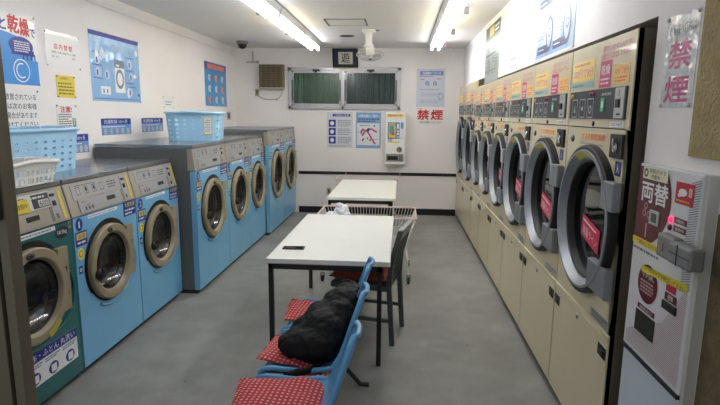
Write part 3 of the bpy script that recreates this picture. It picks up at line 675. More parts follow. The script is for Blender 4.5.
# back wall
bp_ = lambda x, z: (x, YB, z)
def p_1(mb, y, w, h):
    mb.rect(w*.22, h-.07, w*.9, h-.03, y, navy).text('ご利用の注意', w*.28, h-.064, w*.84, h-.036, y-.001, wht)
    for i in range(3):
        z = h*.12+i*h*.235; mb.rect(.03, z, .145, z+h*.2, y, ink((20,40,150))); mb.ell(.085, z+h*.10, .032, .035, y-.001, wht, 12); mb.rect(.06, z+.03, .11, z+.05, y-.0015, wht)
        mb.lines(.18, z+.0, w-.03, z+h*.2, 4, y, ink((130,134,150)))
    mb.lines(.03, .015, w-.03, .05, 2, y, ink((150,150,160)))
sheet('poster', 'white poster with three navy picture squares below the window', bp_(-1.22, 1.10), 0, .43, .585, BG, p_1, base=mat('poster_grey_white', (214,216,222), .3), pins=False)
def p_2(mb, y, w, h):
    mb.rect(.02, .05, w-.02, h*.70, y, ink((222,224,228))); mb.text('近隣店舗のご案内', .04, h-.08, w-.05, h-.035, y, wht); mb.lines(.03, h-.16, w-.03, h-.09, 2, y, navy)
    mb.lines(.06, h*.62, w*.55, h*.66, 1, y-.001, blk)
    rd = ink((196,20,80))
    for (a, b_, c_, d_) in ((.25,.35,.42,.52), (.42,.52,.62,.3), (.42,.50,.60,.55), (.60,.55,.85,.45), (.2,.45,.3,.55), (.25,.2,.33,.28), (.6,.3,.78,.12)):
        A = Vector((w*a, h*b_)); B_ = Vector((w*c_, h*d_)); n = (B_-A).orthogonal().normalized()*.012
        mb.poly([A+n, B_+n, B_-n, A-n], y-.001, rd)
    mb.ell(w*.5, h*.52, .022, .03, y-.002, navy, 12); 
    for (a, b_) in ((.2,.4),(.45,.25),(.55,.2),(.72,.6),(.3,.48)): mb.rect(w*a, h*b_, w*a+.02, h*b_+.03, y-.0014, ink((40,60,120)))
    mb.rect(.03, h*.44, w*.4, h*.45, y-.0006, gry).rect(w*.5, h*.24, w-.03, h*.25, y-.0006, gry)
sheet('poster', 'light blue map poster with magenta roads, beside the detergent dispenser', bp_(-.74, 1.10), 0, .41, .585, BG, p_2, base=mat('poster_pale_blue', (130,168,206), .3), pins=False)
def p_3(mb, y, w, h):
    mb.rect(w*.12, h-.10, w*.93, h-.035, y, ink((110,130,190))).text('洗濯機のつかい方', w*.2, h-.09, w*.85, h-.045, y-.001, wht)
    mb.lines(w*.1, h-.13, w*.6, h-.11, 1, y, gry)
    for a, c_ in ((.38, navy), (.65, navy)): mb.ring(w*a, h*.62, .022, .035, y, midb, 16); mb.ring(w*a, h*.62, .0, .012, y, midb, 10)
    mb.lines(w*.12, h*.70, w*.3, h*.74, 1, y, redd); mb.lines(w*.72, h*.72, w*.9, h*.76, 1, y, redd)
    mb.lines(w*.12, h*.44, w*.8, h*.47, 1, y, gry); mb.lines(w*.15, h*.27, w*.9, h*.38, 3, y, ink((170,182,200))); mb.lines(w*.15, h*.10, w*.9, h*.2, 3, y, ink((170,182,200)))
    mb.ring(w*.86, h*.28, .03, .04, y, ink((150,160,200)), 14, 1.4)
sheet('poster', 'pale grey how-to-use poster above the red 禁煙 sign on the back wall', bp_(.235, 1.785), 0, .455, .595, BG, p_3, base=mat('poster_faded_blue', (206,212,224), .3))
def p_k(mb, y, w, h):
    rr = ink((200,34,48)); mb.text('禁', 0.02, h*.30, w*.46, h*.88, y, rr, .04).text('煙', w*.54, h*.30, w-.02, h*.88, y, rr, .04); mb.text('ご協力お願いいたします', w*.1, h*.08, w*.9, h*.2, y, blk); mb.lines(.02, h*.93, .1, h*.98, 1, y, blk)
sheet('no_smoking_sign', 'white no-smoking sign with two red characters 禁煙 on the back wall', bp_(.24, 1.50), 0, .45, .265, None, p_k, base=wallm, cat='sign', pins=False, th=.0015)
# right wall: local x runs towards the camera
rp = lambda y, z: (XR, y, z)
def p_g(mb, y, w, h):
    gry = ink((70,78,86))
    mb.rect(0, h-.13, w, h, y, ink((50,56,58))).rect(w*.28, h-.12, w*.62, h-.02, y-.001, ink((190,180,90)))
    mb.lines(w*.66, h-.11, w*.95, h-.03, 2, y-.001, wht)
    for i in range(2):
        for j in range(3): mb.ring(w*(.25+.35*i), h*(.28+.2*j), .04, .05, y, gry, 4, 2.4, PI/4, PI/4+2*PI)
    mb.lines(.05, h*.45, w-.05, h*.52, 1, y-.001, blk); mb.ell(w*.35, h*.27, .05, .09, y-.001, ink((110,120,126)), 10); mb.lines(.05, h*.18, w-.05, h*.23, 1, y, gry); mb.lines(.05, h*.74, w-.05, h*.79, 1, y, gry)
    mb.lines(w*.7, h*.24, w*.92, h*.45, 4, y, gry)
sheet('poster', 'narrow-looking grey poster with dark and yellow top band above the far dryers', rp(6.40, 2.02), RIGHT, .88, .62, RG, p_g, base=mat('poster_grey', (150,162,168), .4))
sheet('notice_paper', 'plain white notice with faint print high on the right wall', rp(4.96, 2.05), RIGHT, .33, .31, RG, lambda mb, y, w, h: (mb.lines(.08, h*.44, w-.07, h*.62, 1, y, ink((220,190,200))), mb.lines(.04, h*.28, w-.04, h*.36, 1, y, gry), mb.lines(.04, h*.08, .12, h*.15, 1, y, gry), mb.lines(w-.09, h*.08, w-.03, h*.15, 1, y, gry)), cat='notice')
def p_rb(mb, y, w, h):
    for i, (a, b_) in enumerate(((.06, .06), (.50, .06), (.06, .56), (.50, .56))):
        mb.rect(w*a, h*b_, w*(a+.30), h*(b_+.085), y, ink((30,48,110))); mb.lines(w*(a+.03), h*(b_+.03), w*(a+.2), h*(b_+.055), 1, y-.001, wht)
        mb.ring(w*(a+.33), h*(b_+.19), .055, .075, y-.0015, ink((50,66,110)), 28, 1.6); mb.ring(w*(a+.33), h*(b_+.19), .0, .054, y-.0012, ink((170,188,212)), 28, 1.6); mb.ring(w*(a+.34), h*(b_+.20), .02, .035, y-.002, ink((90,110,160)), 10)
        mb.lines(w*(a+.0), h*(b_+.15), w*(a+.22), h*(b_+.30), 5, y, ink((80,98,140)))
    mb.ring(w*.42, h*.44, .03, .036, y, midb, 16)
    mb.rect(.0, 0, w, .012, y, wht).rect(w-.012, 0, w, h, y, ink((140,146,156)))
sheet('poster', 'large glossy pale-blue drying-guide poster above the second dryer', rp(4.02, 2.045), RIGHT, .86, .62, RG, p_rb, base=mat('laminated_pale_blue', (150,182,222), .28, bump=.5, bscale=6))
def p_ks(mb, y, w, h):
    pk = ink((206,90,142)); mb.text('お客様へ店内は', .02, h-.068, w-.02, h-.030, y, ink((70,90,80)), .01)
    mb.text('禁', .035, h*.43, w-.035, h*.72, y, pk, .032).text('煙', .025, h*.06, w-.03, h*.34, y, pk, .032)
sheet('no_smoking_sign', 'laminated white sign with pink characters 禁煙 on the right wall above the change machine', rp(2.075, 1.685), RIGHT, .215, .325, None, p_ks, base=lam('laminated_white', (216,220,222)), cat='sign')

# ------------------------------------------------------------------ detergent dispenser on the back wall
t = thing('detergent_dispenser', 'white wall-mounted detergent vending box beside the map poster on the back wall', 'vending machine', (-.255, YB, .85), 0)
w, h, dp = .325, .83, .15
MB().box(0, w, -dp, 0, .0, h, white).build('cabinet', t, bevel=.01)
mb = MB().rect(.045, .42, .235, .68, -dp, ink((60,110,170)), .004); mb.rect(.06, .435, .17, .665, -dp-.004, ink((222,206,90))); mb.ell(.11, .55, .04, .07, -dp-.0052, ink((90,150,140)), 14); mb.ell(.13, .5, .03, .03, -dp-.006, redd, 10); mb.lines(.065, .60, .165, .65, 2, -dp-.006, navy)
mb.rect(.19, .53, .225, .66, -dp-.004, wht).rect(.19, .44, .225, .515, -dp-.004, wht); mb.ell(.207, .565, .012, .018, -dp-.0055, blk, 10); mb.ell(.207, .47, .012, .018, -dp-.0055, blk, 10); mb.build('product_picture', t)
mb = MB().rect(.245+.0, .42, .30, .70, -dp, ink((226,230,236)), .002); mb.rect(.25, .58, .295, .68, -dp-.002, ink((110,160,210))); mb.build('price_column', t)
mb = MB().rect(.03, .765, w-.03, .815, -dp, ink((232,214,90)), .002).text('洗剤自動販売機', .05, .775, .26, .805, -dp-.0024, redd); mb.build('top_label', t)
mb = MB().rect(.05, .355, .24, .375, -dp, ink((226,206,60)), .0015); mb.rect(.05, .37, .12, .42, -dp, ink((190,180,205)), .001); mb.build('labels', t)
mb = MB(); mb.lathe([(.045, 0), (.045, .012), (.03, .014), (.03, .004), (.001, .004)], (.235, -dp, .245), mat('coin_ring', (140,130,116), .3, .6), seg=24); mb.build('coin_knob', t)
mb = MB(); mb.lathe([(.006, 0), (.001, .004)], (.26, -dp, .42), black, seg=8); mb.build('lock', t)
mb = MB().rect(.025, .05, w-.02, .175, -dp, ink((150,150,150)), .006).rect(.045, .075, .215, .14, -dp-.006, black, .003)
for i in range(2):
    for j in range(3): mb.rect(.235+i*.03, .07+j*.03, .255+i*.03, .09+j*.03, -dp-.006, ink((70,70,74)), .003)
mb.build('dispensing_tray', t)

# ------------------------------------------------------------------ framed calligraphy, ventilator, fan, camera, ceiling things
t = thing('calligraphy_frame', 'dark blue framed calligraphy hung tilted forward above the window', 'picture frame', (-1.12, YB-.01, 2.405), 0)
t.rotation_euler = (math.radians(22), 0, 0)
w, h = .41, .30
dn = mat('navy_frame', (38,46,66), .4)
fm = MB(); f_ = .018; fm.box(0, w, -.02, 0, 0, f_, black).box(0, w, -.02, 0, h-f_, h, black).box(0, f_, -.02, 0, 0, h, black).box(w-f_, w, -.02, 0, 0, h, black); fm.build('frame', t, bevel=.003)
MB().box(f_, w-f_, -.012, -.002, f_, h-f_, dn).build('mount', t)
mb = MB().rect(.095, .05, w-.085, h-.055, -.012, ink((206,204,190)), .001); mb.text('遊', .14, .075, .28, .23, -.0136, blk); mb.build('calligraphy', t)
MB().box(-.0, w, -.03, 0, -.02, 0, mat('frame_ledge_beige', (170,160,110), .6)).build('ledge', t)

t = thing('ventilator', 'square brown louvred ventilator on the back wall left of the window', 'ventilator', (-2.31, YB, 2.06), 0)
lou = mat('brown_louvre', (122,110,88), .55, noise=.1)
MB().box(0, .385, -.09, 0, 0, .365, mat('dark_vent_inside', (70,62,50), .6)).build('housing', t)
mb = MB()
for i in range(11):
    z = .03+i*.03; mb.hexa([(.012,-.112,z),(.373,-.112,z),(.012,-.09,z+.006),(.373,-.09,z+.006),(.012,-.105,z+.012),(.373,-.105,z+.012),(.012,-.088,z+.022),(.373,-.088,z+.022)], lou)
for i in range(5): mb.box(.02+i*.083, .03+i*.083, -.114, -.09, .02, .36, lou)
mb.build('louvres', t)
mb = MB().box(-.01, .40, -.12, 0, -.012, .015, panelm).box(-.008, .01, -.11, 0, .015, .37, lou).box(.375, .393, -.11, 0, .015, .37, lou).box(-.008, .393, -.11, 0, .36, .375, lou); mb.build('frame', t)
mb = MB(); mb.tube([(.37, -.02, 0), (.35, -.02, -.08), (.30, -.015, -.15), (.25, -.012, -.175), (.20, -.012, -.18), (.10, -.012, -.18), (.03, -.012, -.165), (-.05, -.012, -.13), (-.08, -.012, -.08)], .006, panelm, 6); mb.sphere((.255, -.02, -.178), .018, panelm, 10); mb.build('power_cord', t)
def outlet(x, z, label, col=panelm):
    t = thing('wall_outlet', label, 'outlet', (x, YB, z), 0, None)
    MB().box(-.036, .036, -.008, 0, -.058, .058, mat('outlet_plate', (186,176,150), .4)).build('cover_plate', t, bevel=.003)
    MB().rect(-.016, -.035, .016, .035, -.008, ink((90,84,70)), .003).build('socket', t)
outlet(-2.385, 1.99, 'beige wall outlet below the ventilator'); outlet(-1.19, .37, 'beige wall outlet low on the back wall under the black trim line')
mb = MB(); cmat = mat('grey_conduit', (170,166,160), .5)
mb.tube([(-2.44, YB-.015, ZC-.05), (-2.44, YB-.015, 2.49)], .012, cmat, 8).tube([(-2.56, YB-.015, 2.48), (-2.36, YB-.015, 2.48)], .01, cmat, 8).box(-2.38, -2.34, YB-.03, YB, 2.465, 2.50, cmat)
tag(mb.build('wall_conduit'), 'thin grey conduit hook near the top left of the back wall', 'conduit')
t = thing('security_camera', 'small dark dome security camera on the ceiling in the far left corner', 'camera', (-2.37, 7.75, ZC), 0)
mb = MB(); mb.lathe([(.001, 0), (.085, 0), (.085, -.03), (.07, -.045)], (0, 0, 0), mat('camera_base_grey', (120,116,110), .5), axis='z'); mb.build('base', t)
mb = MB(); mb.lathe([(.068, -.045), (.062, -.075), (.04, -.10), (.001, -.112)], (0, 0, 0), mat('smoked_dome', (30,28,30), .1), axis='z'); mb.build('dome', t)

t = thing('ceiling_hatch', 'square access hatch with dark side edges in the ceiling', 'hatch', (-.655, 6.18, ZC), 0)
MB().box(-.22, .22, -.20, .20, -.006, 0, ceilm).build('panel', t)
mb = MB().box(-.235, -.22, -.21, .21, -.012, 0, darksteel).box(.22, .235, -.21, .21, -.012, 0, darksteel).box(-.235, .235, -.212, -.204, -.008, 0, gry).box(-.235, .235, .204, .21, -.008, 0, gry); mb.build('frame', t)
mb = MB(); mb.lathe([(.118, 0), (.118, -.003), (.10, -.004)], (-.76, 7.22, ZC), ceilm, axis='z', seg=28).lathe([(.108, -.0045), (.001, -.0045)], (-.76, 7.22, ZC), black, axis='z', seg=28)
tag(mb.build('ceiling_vent'), 'round dark recessed vent in the ceiling between hatch and picture frame', 'vent')

t = thing('ceiling_fan', 'white oscillating fan with wire guard hanging from the ceiling near the back wall', 'fan', (-.43, 6.75, ZC), 0)
mb = MB(); mb.lathe([(.001, 0), (.085, 0), (.085, -.02), (.06, -.035), (.045, -.06), (.04, -.15), (.055, -.18), (.07, -.205), (.06, -.22), (.001, -.225)], (0, 0, 0), white, axis='z', seg=24); mb.build('stem', t)
MB().box(.06, .13, -.02, .02, -.012, 0, gry).build('bracket', t)
hd = thing('fan_head', 'x', 'x'); del hd['label']; del hd['category']; hd.parent = t; hd.location = (.02, -.02, -.30); hd.rotation_euler = (math.radians(22), 0, 0)
mb = MB(); mb.lathe([(.001, .09), (.05, .08), (.055, .03), (.05, .0), (.001, 0)], (0, 0, 0), white, axis='z', seg=20); mb.build('motor', hd)
mb = MB()
wire = mat('pale_wire', (190,190,186), .4, .4)
def circ(r, z, n=36): return [(r*math.cos(2*PI*k/n), r*math.sin(2*PI*k/n), z) for k in range(n)]
for r_, z_ in ((.175, -.0), (.14, -.042), (.09, -.06), (.04, -.066)): mb.tube(circ(r_, z_), .0022 if r_ < .17 else .004, wire, 5, True)
for k in range(24):
    a = 2*PI*k/24; c_, s_ = math.cos(a), math.sin(a)
    mb.tube([(c_*r_, s_*r_, z_) for r_, z_ in ((.04, -.066), (.09, -.06), (.14, -.042), (.175, 0), (.15, .03), (.06, .045))], .0014, wire, 4)
mb.build('guard', hd)
mb = MB(); mb.sphere((0, 0, -.06), .022, darksteel, 12, 1, 1, .5); 
mb.build('hub', hd)
blm = mat('fan_blade_grey', (150,150,148), .4)
for k in range(3):
    mb = MB(); a = 2*PI*k/3; vs = []
    for i in range(7):
        rr = .03+.11*i/6; wd = .35+.25*math.sin(PI*i/6)
        for s_ in (-1, 1): vs.append((rr*math.cos(a+s_*wd*.8), rr*math.sin(a+s_*wd*.8), -.02+s_*.015))
    mb.add(vs, [(2*i, 2*i+1, 2*i+3, 2*i+2) for i in range(6)], blm); mb.build('blade', hd)

# ------------------------------------------------------------------ fluorescent fixtures
warmtube = mat('lit_warm_tube', (255,255,255), .5, emis=((255,244,214), 10.))
tubem = mat('lit_fluorescent_tube', (255,255,255), .5, emis=((250,250,255), 10.))
fixw = mat('white_batten', (236,236,234), .4)
def fixture(x, y0, label, side, tm):
    L = 1.25; t = thing('fluorescent_lamp', label, 'ceiling lamp', (x, y0, ZC), 0, 'fluorescent ceiling lamps')
    mb = MB(); mb.hexa([(-.075,0,-.07),(.075,0,-.07),(-.075,L,-.07),(.075,L,-.07),(-.10,0,0),(.10,0,0),(-.10,L,0),(.10,L,0)], fixw); mb.build('batten', t)
    for s_ in (-1, 1):
        MB().tube([(s_*.05, .035, -.10), (s_*.05, L-.035, -.10)], .016, tm, 10).build('tube', t)
        for q in (.0, L-.03): MB().box(s_*.05-.02, s_*.05+.02, q, q+.03, -.122, -.06, fixw).build('lampholder', t)
    mb = MB().box(side*.125-.02, side*.125+.025, L-.07, L-.02, -.09, -.03, mat('starter_grey', (120,120,122), .5)).tube([(side*.08, L-.045, -.05), (side*.12, L-.045, -.05)], .008, gry, 6); mb.build('starter', t)
    MB().box(-side*.106-.004, -side*.106+.004, 0, L, -.012, 0, gry).build('edge_strip', t)
for i in range(4):
    nm = ('nearest the camera', 'second from the camera', 'third from the camera', 'nearest the back wall')[i]
    fixture(-1.30, 2.73+i*1.29, 'twin-tube fluorescent lamp in the left ceiling row, %s' % nm, -1, warmtube if i == 2 else tubem)
    fixture(.47, 2.73+i*1.29, 'twin-tube fluorescent lamp in the right ceiling row, %s' % nm, 1, warmtube if i == 2 else tubem)

# ------------------------------------------------------------------ tables
ttop = mat('white_laminate', (246,248,240), .28, coat=.3); tedge = mat('pale_edge', (196,196,186), .4); bsteel = mat('black_steel_frame', (24,23,22), .45)
def table(x0, x1, y0, y1, label):
    t = thing('table', label, 'table', (x0, y0, 0), 0, 'white tables')
    W, D = x1-x0, y1-y0
    MB().box(0, W, 0, D, .688, .72, ttop).build('tabletop', t, bevel=.004)
    MB().box(-.002, W+.002, -.002, D+.002, .686, .690, tedge).build('edge_band', t)
    i = .015; j = .0; k_ = .05
    mb = MB().box(i, W-k_, j, j+.03, .650, .686, bsteel).box(i, W-k_, D-j-.03, D-j, .650, .686, bsteel).box(i, i+.03, j, D-j, .650, .686, bsteel).box(W-k_-.03, W-k_, j, D-j, .650, .686, bsteel); mb.build('apron', t)
    for a in (i, W-k_-.03):
        for b_ in (j, D-j-.03): MB().box(a, a+.03, b_, b_+.03, 0, .655, bsteel).build('leg', t)
table(-.860, -.05, 3.195, 4.725, 'long white-topped table with black legs in the foreground, phone on it')
table(-.825, -.045, 5.76, 7.37, 'second white-topped table farther back, between the two wire carts')
mb = MB().box(-.075, .075, -.035, .035, 0, .009, black).box(-.068, .068, -.030, .030, .009, .0096, mat('phone_glass', (10,10,12), .08))
mb = MB(); mb.box(-.075, .075, -.035, .035, 0, .009, black)
ph = mb.build('smartphone', None, (-.73, 3.46, .7205), .04, bevel=.002); tag(ph, 'black smartphone lying on the front white table', 'phone')
MB().box(-.068, .066, -.030, .030, .009, .0098, mat('phone_glass', (10,10,12), .08)).build('screen', ph)

# ------------------------------------------------------------------ laundry baskets
def basket(name, label, loc, rotz, L, W, H, m, group, nx, ny, nz, taper=.82, hole=.5, handle=True, wavy=0.):
    """open rounded-rectangular plastic basket with real holes, origin at base centre"""
    def ringp(u, z):   # u 0..1 around
        s = taper+(1-taper)*z
        hx, hy, r = L/2*s, W/2*s, min(L, W)*.22*s
        per = [('l', 2*(hx-r)), ('c', PI*r/2), ('l', 2*(hy-r)), ('c', PI*r/2)]*2
        tot = sum(p[1] for p in per); d_ = u*tot; x, y, a = -(hx-r), -hy, 0.
        for k, (ty, ln) in enumerate(per):
            q = min(d_, ln)
            if ty == 'l': x += math.cos(a)*q; y += math.sin(a)*q
            else:
                cxx, cyy = x-math.sin(a)*r, y+math.cos(a)*r; b_ = q/r; x, y = cxx+math.sin(a+b_)*r, cyy-math.cos(a+b_)*r
                a += b_
            d_ -= q
            if d_ <= 1e-9: break
        return x, y
    rim = lambda u: wavy*max(0, math.cos(4*PI*(u-.15)))**2 if wavy else 0
    N = nx; mb = MB(); vs = []; rows = 2*nz+1
    cols = 2*N
    zs_ = [0.]+[.10]; 
    cur = .10; step = (.86-.10)/(2*nz-1) if nz > 0 else 0
    zl = [0., .10]
    hv = (.86-.10)/nz
    for j in range(nz):
        zl += [.10+hv*j+hv*(hole if j < nz else 0), .10+hv*(j+1)]
    zl += [1.]
    ul = []
    for i in range(N): ul += [i/N, (i+hole)/N]
    for z in zl:
        for u in ul:
            x, y = ringp(u, z); vs.append((x, y, H*z+(rim(u) if z == 1. else 0)))
    C = len(ul); fs = []
    for j in range(len(zl)-1):
        is_hole_row = (j >= 1 and j < 1+2*nz and (j-1) % 2 == 0)
        for i in range(C):
            if is_hole_row and i % 2 == 0: continue
            k = (i+1) % C; fs.append((j*C+i, j*C+k, (j+1)*C+k, (j+1)*C+i))
    mb.add(vs, fs, m); mb.add([(*ringp(k/40, 0), 0.001) for k in range(40)], [tuple(range(40))], m)
    o = mb.build(name, None, loc, rotz); sl = o.modifiers.new('thick', 'SOLIDIFY'); sl.thickness = .004; sl.offset = 0
    tag(o, label, 'laundry basket', group)
    mb = MB(); pth = [(ringp(k/60, 1.)[0]*1.02, ringp(k/60, 1.)[1]*1.02, H+rim(k/60)) for k in range(60)]
    mb.tube(pth, .013, m, 8, True); mb.build('rim', o)
    if handle:
        for s_ in (-1, 1):
            mb = MB(); mb.tube([(s_*L*.5*.97, -W*.22, H), (s_*(L*.5+.035), -W*.17, H+.006), (s_*(L*.5+.04), W*.17, H+.006), (s_*L*.5*.97, W*.22, H)], .012, m, 8); mb.build('handle', o)
    return o
lb = mat('light_blue_plastic', (172,218,246), .35); wp = mat('white_basket_plastic', (244,245,240), .4)
BG_ = None
basket('laundry_basket', 'large light-blue perforated basket behind the white one on the front washers', (-2.495, 3.17, 1.251), PI/2, .78, .45, .28, lb, 'light-blue laundry baskets', 26, 12, 5, hole=.34, taper=.91)
basket('laundry_basket', 'small white slotted basket with wavy rim above the green washing machine', (-2.155, 2.61, 1.251), PI/2*.98, .55, .34, .115, wp, None, 44, 12, 2, hole=.62, taper=.90, wavy=.014)
o = basket('laundry_basket', 'light-blue perforated basket with yellow-edged tag, on the middle washer block', (-2.17, 5.40, 1.371), math.radians(104), .66, .54, .28, lb, 'light-blue laundry baskets', 26, 12, 5, hole=.36, taper=.92)
mb = MB().box(-.002, 0, -.045, .045, 0, .18, ys_).box(-.0035, -.0018, -.034, .034, .01, .17, wht); 
for k in range(6): mb.box(-.0042, -.003, -.026, .026-.01*(k % 2), .03+k*.023, .036+k*.023, gry)
tg = mb.build('tag_sheet', o, (-.312, -.15, .06)); tg.rotation_euler = (0, -.08, 0)

# ------------------------------------------------------------------ wire carts
rimp = mat('dusty_pink_rim', (226,204,198), .45); wirem = mat('white_coated_wire', (236,232,226), .4); rub = mat('caster_rubber', (24,24,26), .6)
def cart(x0, x1, y0, y1, zr, label, depth=.30, full=True):
    t = thing('laundry_cart', label, 'laundry cart', ((x0+x1)/2, (y0+y1)/2, 0), 0, 'wire laundry carts')
    hx, hy = (x1-x0)/2, (y1-y0)/2; bx_, by_ = hx*.78, hy*.76; zb = zr-depth
    def rr(a, b_, z, r=.05, n=5):
        P = []
        for (sx, sy, a0) in ((1,-1,-PI/2), (1,1,0), (-1,1,PI/2), (-1,-1,PI)):
            for k in range(n): q = a0+PI/2*k/(n-1); P.append((sx*(a-r)+math.cos(q)*r, sy*(b_-r)+math.sin(q)*r, z))
        return P
    MB().tube(rr(hx, hy, zr), .008, rimp, 8, True).build('rim', t)
    mb = MB(); lerp = lambda a, b_, q: a+(b_-a)*q
    n = 28
    for s_ in (-1, 1):
        for k in range(n+1):
            q = -1+2*k/n; mb.tube([(q*(hx-.03), s_*hy, zr), (q*(bx_-.01), s_*by_, zb)], .0025, wirem, 4)
        for k in range(19):
            q = -1+2*k/18; mb.tube([(s_*hx, q*(hy-.03), zr), (s_*bx_, q*(by_-.01), zb)], .0025, wirem, 4)
    for q in (.0, .33, .66): mb.tube(rr(lerp(bx_, hx, q), lerp(by_, hy, q), lerp(zb, zr, q)), .0035, wirem, 5, True)
    for k in range(1, n): q = -1+2*k/n; mb.tube([(q*bx_, -by_, zb), (q*bx_, by_, zb)], .0025, wirem, 4)
    for k in range(1, 14): q = -1+2*k/14; mb.tube([(-bx_, q*by_, zb), (bx_, q*by_, zb)], .0025, wirem, 4)
    mb.build('wire_basket', t)
    for sx in (-1, 1):
        for sy in (-1, 1):
            MB().tube([(sx*(bx_-.0), sy*by_, zb), (sx*(bx_+.045), sy*(by_+.02), .09)], .011, wirem, 8).build('leg', t)
            c_ = MB(); X, Y_ = sx*(bx_+.045), sy*(by_+.02)
            c_.lathe([(.001,-.012),(.03,-.012),(.034,-.006),(.034,.006),(.03,.012),(.001,.012)], (X, Y_, .034), rub, axis='x', seg=18); c_.box(X-.02, X-.016, Y_-.012, Y_+.012, .03, .09, darksteel).box(X+.016, X+.02, Y_-.012, Y_+.012, .03, .09, darksteel).box(X-.02, X+.02, Y_-.012, Y_+.012, .086, .092, darksteel)
            c_.build('caster', t)
    mb = MB()
    for sx in (-1, 1): mb.tube([(sx*(bx_+.03), -by_-.015, .20), (sx*(bx_+.03), by_+.015, .20)], .008, wirem, 6)
    mb.tube([(-bx_-.03, by_+.015, .2), (bx_+.03, by_+.015, .2)], .008, wirem, 6); mb.build('lower_brace', t)
    return t
cart(-.81, .17, 4.86, 5.50, .665, 'wire laundry cart with dusty pink rim between the two tables, plastic bag in it')
cart(-.96, -.02, 7.55, 8.17, .69, 'wire laundry cart with dusty pink rim behind the far table against the back wall')
# white plastic bag
def blob(name, lumps, m, vox=.012, disp=.01, dscale=.08, loc=None, smooth=6):
    mb = MB()
    for (c_, r_, s_) in lumps: mb.sphere(c_, r_, m, 18, *s_)
    o = mb.build(name, None, loc)
    r_ = o.modifiers.new('join', 'REMESH'); r_.mode = 'VOXEL'; r_.voxel_size = vox; r_.use_smooth_shade = True
    s_ = o.modifiers.new('soft', 'SMOOTH'); s_.iterations = smooth
    if disp:
        tx = bpy.data.textures.new(name+'_folds', 'CLOUDS'); tx.noise_scale = dscale; tx.noise_depth = 2
        d_ = o.modifiers.new('folds', 'DISPLACE'); d_.texture = tx; d_.strength = disp; d_.mid_level = .5
    return o
pb = mat('white_plastic_film', (244,248,252), .3)
o = blob('plastic_bag', [((-.07, 0, .0), .07, (1.2, 1, .7)), ((.02, .01, .05), .075, (1, .9, 1.1)), ((-.0, 0, .10), .045, (1, .8, 1)), ((.06, 0, .0), .06, (1, 1, .9)), ((-.12, -.01, -.03), .05, (1.3, 1, .6)), ((0, 0, -.10), .12, (1.3, 1, .9))], pb, .01, .03, .03, (-.60, 5.10, .63), 3)
tag(o, 'crumpled white plastic bag in the wire cart behind the front table', 'plastic bag')

# ------------------------------------------------------------------ wooden chair at the table
dw = mat('dark_grey_painted_wood', (74,80,80), .45, noise=.1, nscale=20)
t = thing('dining_chair', 'dark grey wooden chair with slatted back on the right side of the front table', 'chair', (-.15, 3.73, 0), -.2)
# faces -x; seat about x -.24..+.12 local, back at +x
hw = .18
for s_ in (-1, 1):
    y_ = s_*hw
    mb = MB()   # rear post: leg and back upright in one bent piece
    P = [(.16, 0), (.13, .43), (.14, .60), (.205, .855)]; wd = .018
    for i in range(3):
        (xa, za), (xb, zb) = P[i], P[i+1]
        mb.hexa([(xa-wd,y_-.016,za),(xa+wd,y_-.016,za),(xa-wd,y_+.016,za),(xa+wd,y_+.016,za),(xb-wd,y_-.016,zb),(xb+wd,y_-.016,zb),(xb-wd,y_+.016,zb),(xb+wd,y_+.016,zb)], dw)
    mb.build('rear_leg', t, bevel=.004)
    mb = MB(); mb.hexa([(-.27,y_-.015,0),(-.24,y_-.015,0),(-.27,y_+.015,0),(-.24,y_+.015,0),(-.26,y_-.018,.42),(-.222,y_-.018,.42),(-.26,y_+.018,.42),(-.222,y_+.018,.42)], dw); mb.build('front_leg', t, bevel=.003)
    MB().box(-.25, .15, y_-.01, y_+.01, .17, .195, dw).build('stretcher', t)
MB().box(-.31, .125, -.195, .195, .40, .445, dw).build('seat', t, bevel=.012)
mb = MB(); 
for k in range(9):
    a = -1+2*k/8
mb.hexa([(.165,-.195,.775),(.205,-.195,.775),(.165,.195,.775),(.205,.195,.775),(.19,-.195,.865),(.23,-.195,.865),(.19,.195,.865),(.23,.195,.865)], mat('light_grey_top_rail', (150,154,154), .4)); mb.build('top_rail', t, bevel=.012)  # top rail in a lighter grey than the rest of the chair
for k in range(5):
    y_ = -.14+k*.07; MB().hexa([(.115,y_-.012,.44),(.13,y_-.012,.44),(.115,y_+.012,.44),(.13,y_+.012,.44),(.178,y_-.012,.79),(.195,y_-.012,.79),(.178,y_+.012,.79),(.195,y_+.012,.79)], dw).build('back_slat', t)
def dotted(name, c1, c2, sc_):
    m = bpy.data.materials.new(name); m.use_nodes = True; nt = m.node_tree; b = nt.nodes['Principled BSDF']; b.inputs['Roughness'].default_value = .85
    tc = nt.nodes.new('ShaderNodeTexCoord'); mp = nt.nodes.new('ShaderNodeMapping'); mp.inputs['Scale'].default_value = (sc_, sc_, 0); mp.inputs['Rotation'].default_value = (0, 0, .2)
    v = nt.nodes.new('ShaderNodeTexVoronoi'); v.inputs['Scale'].default_value = 1; v.inputs['Randomness'].default_value = .0
    cr = nt.nodes.new('ShaderNodeMapRange'); cr.inputs['From Min'].default_value = .22; cr.inputs['From Max'].default_value = .30; mx = nt.nodes.new('ShaderNodeMix'); mx.data_type = 'RGBA'
    nt.links.new(tc.outputs['Object'], mp.inputs[0]); nt.links.new(mp.outputs[0], v.inputs['Vector']); nt.links.new(v.outputs['Distance'], cr.inputs['Value']); nt.links.new(cr.outputs[0], mx.inputs['Factor'])
    mx.inputs[6].default_value = lin(c2)+(1,); mx.inputs[7].default_value = lin(c1)+(1,); nt.links.new(mx.outputs[2], b.inputs['Base Color'])
    return m
redc = dotted('red_dotted_fabric', (186,56,66), (232,168,156), 44)
brc = dotted('brown_red_fabric', (128,54,40), (150,74,56), 34)
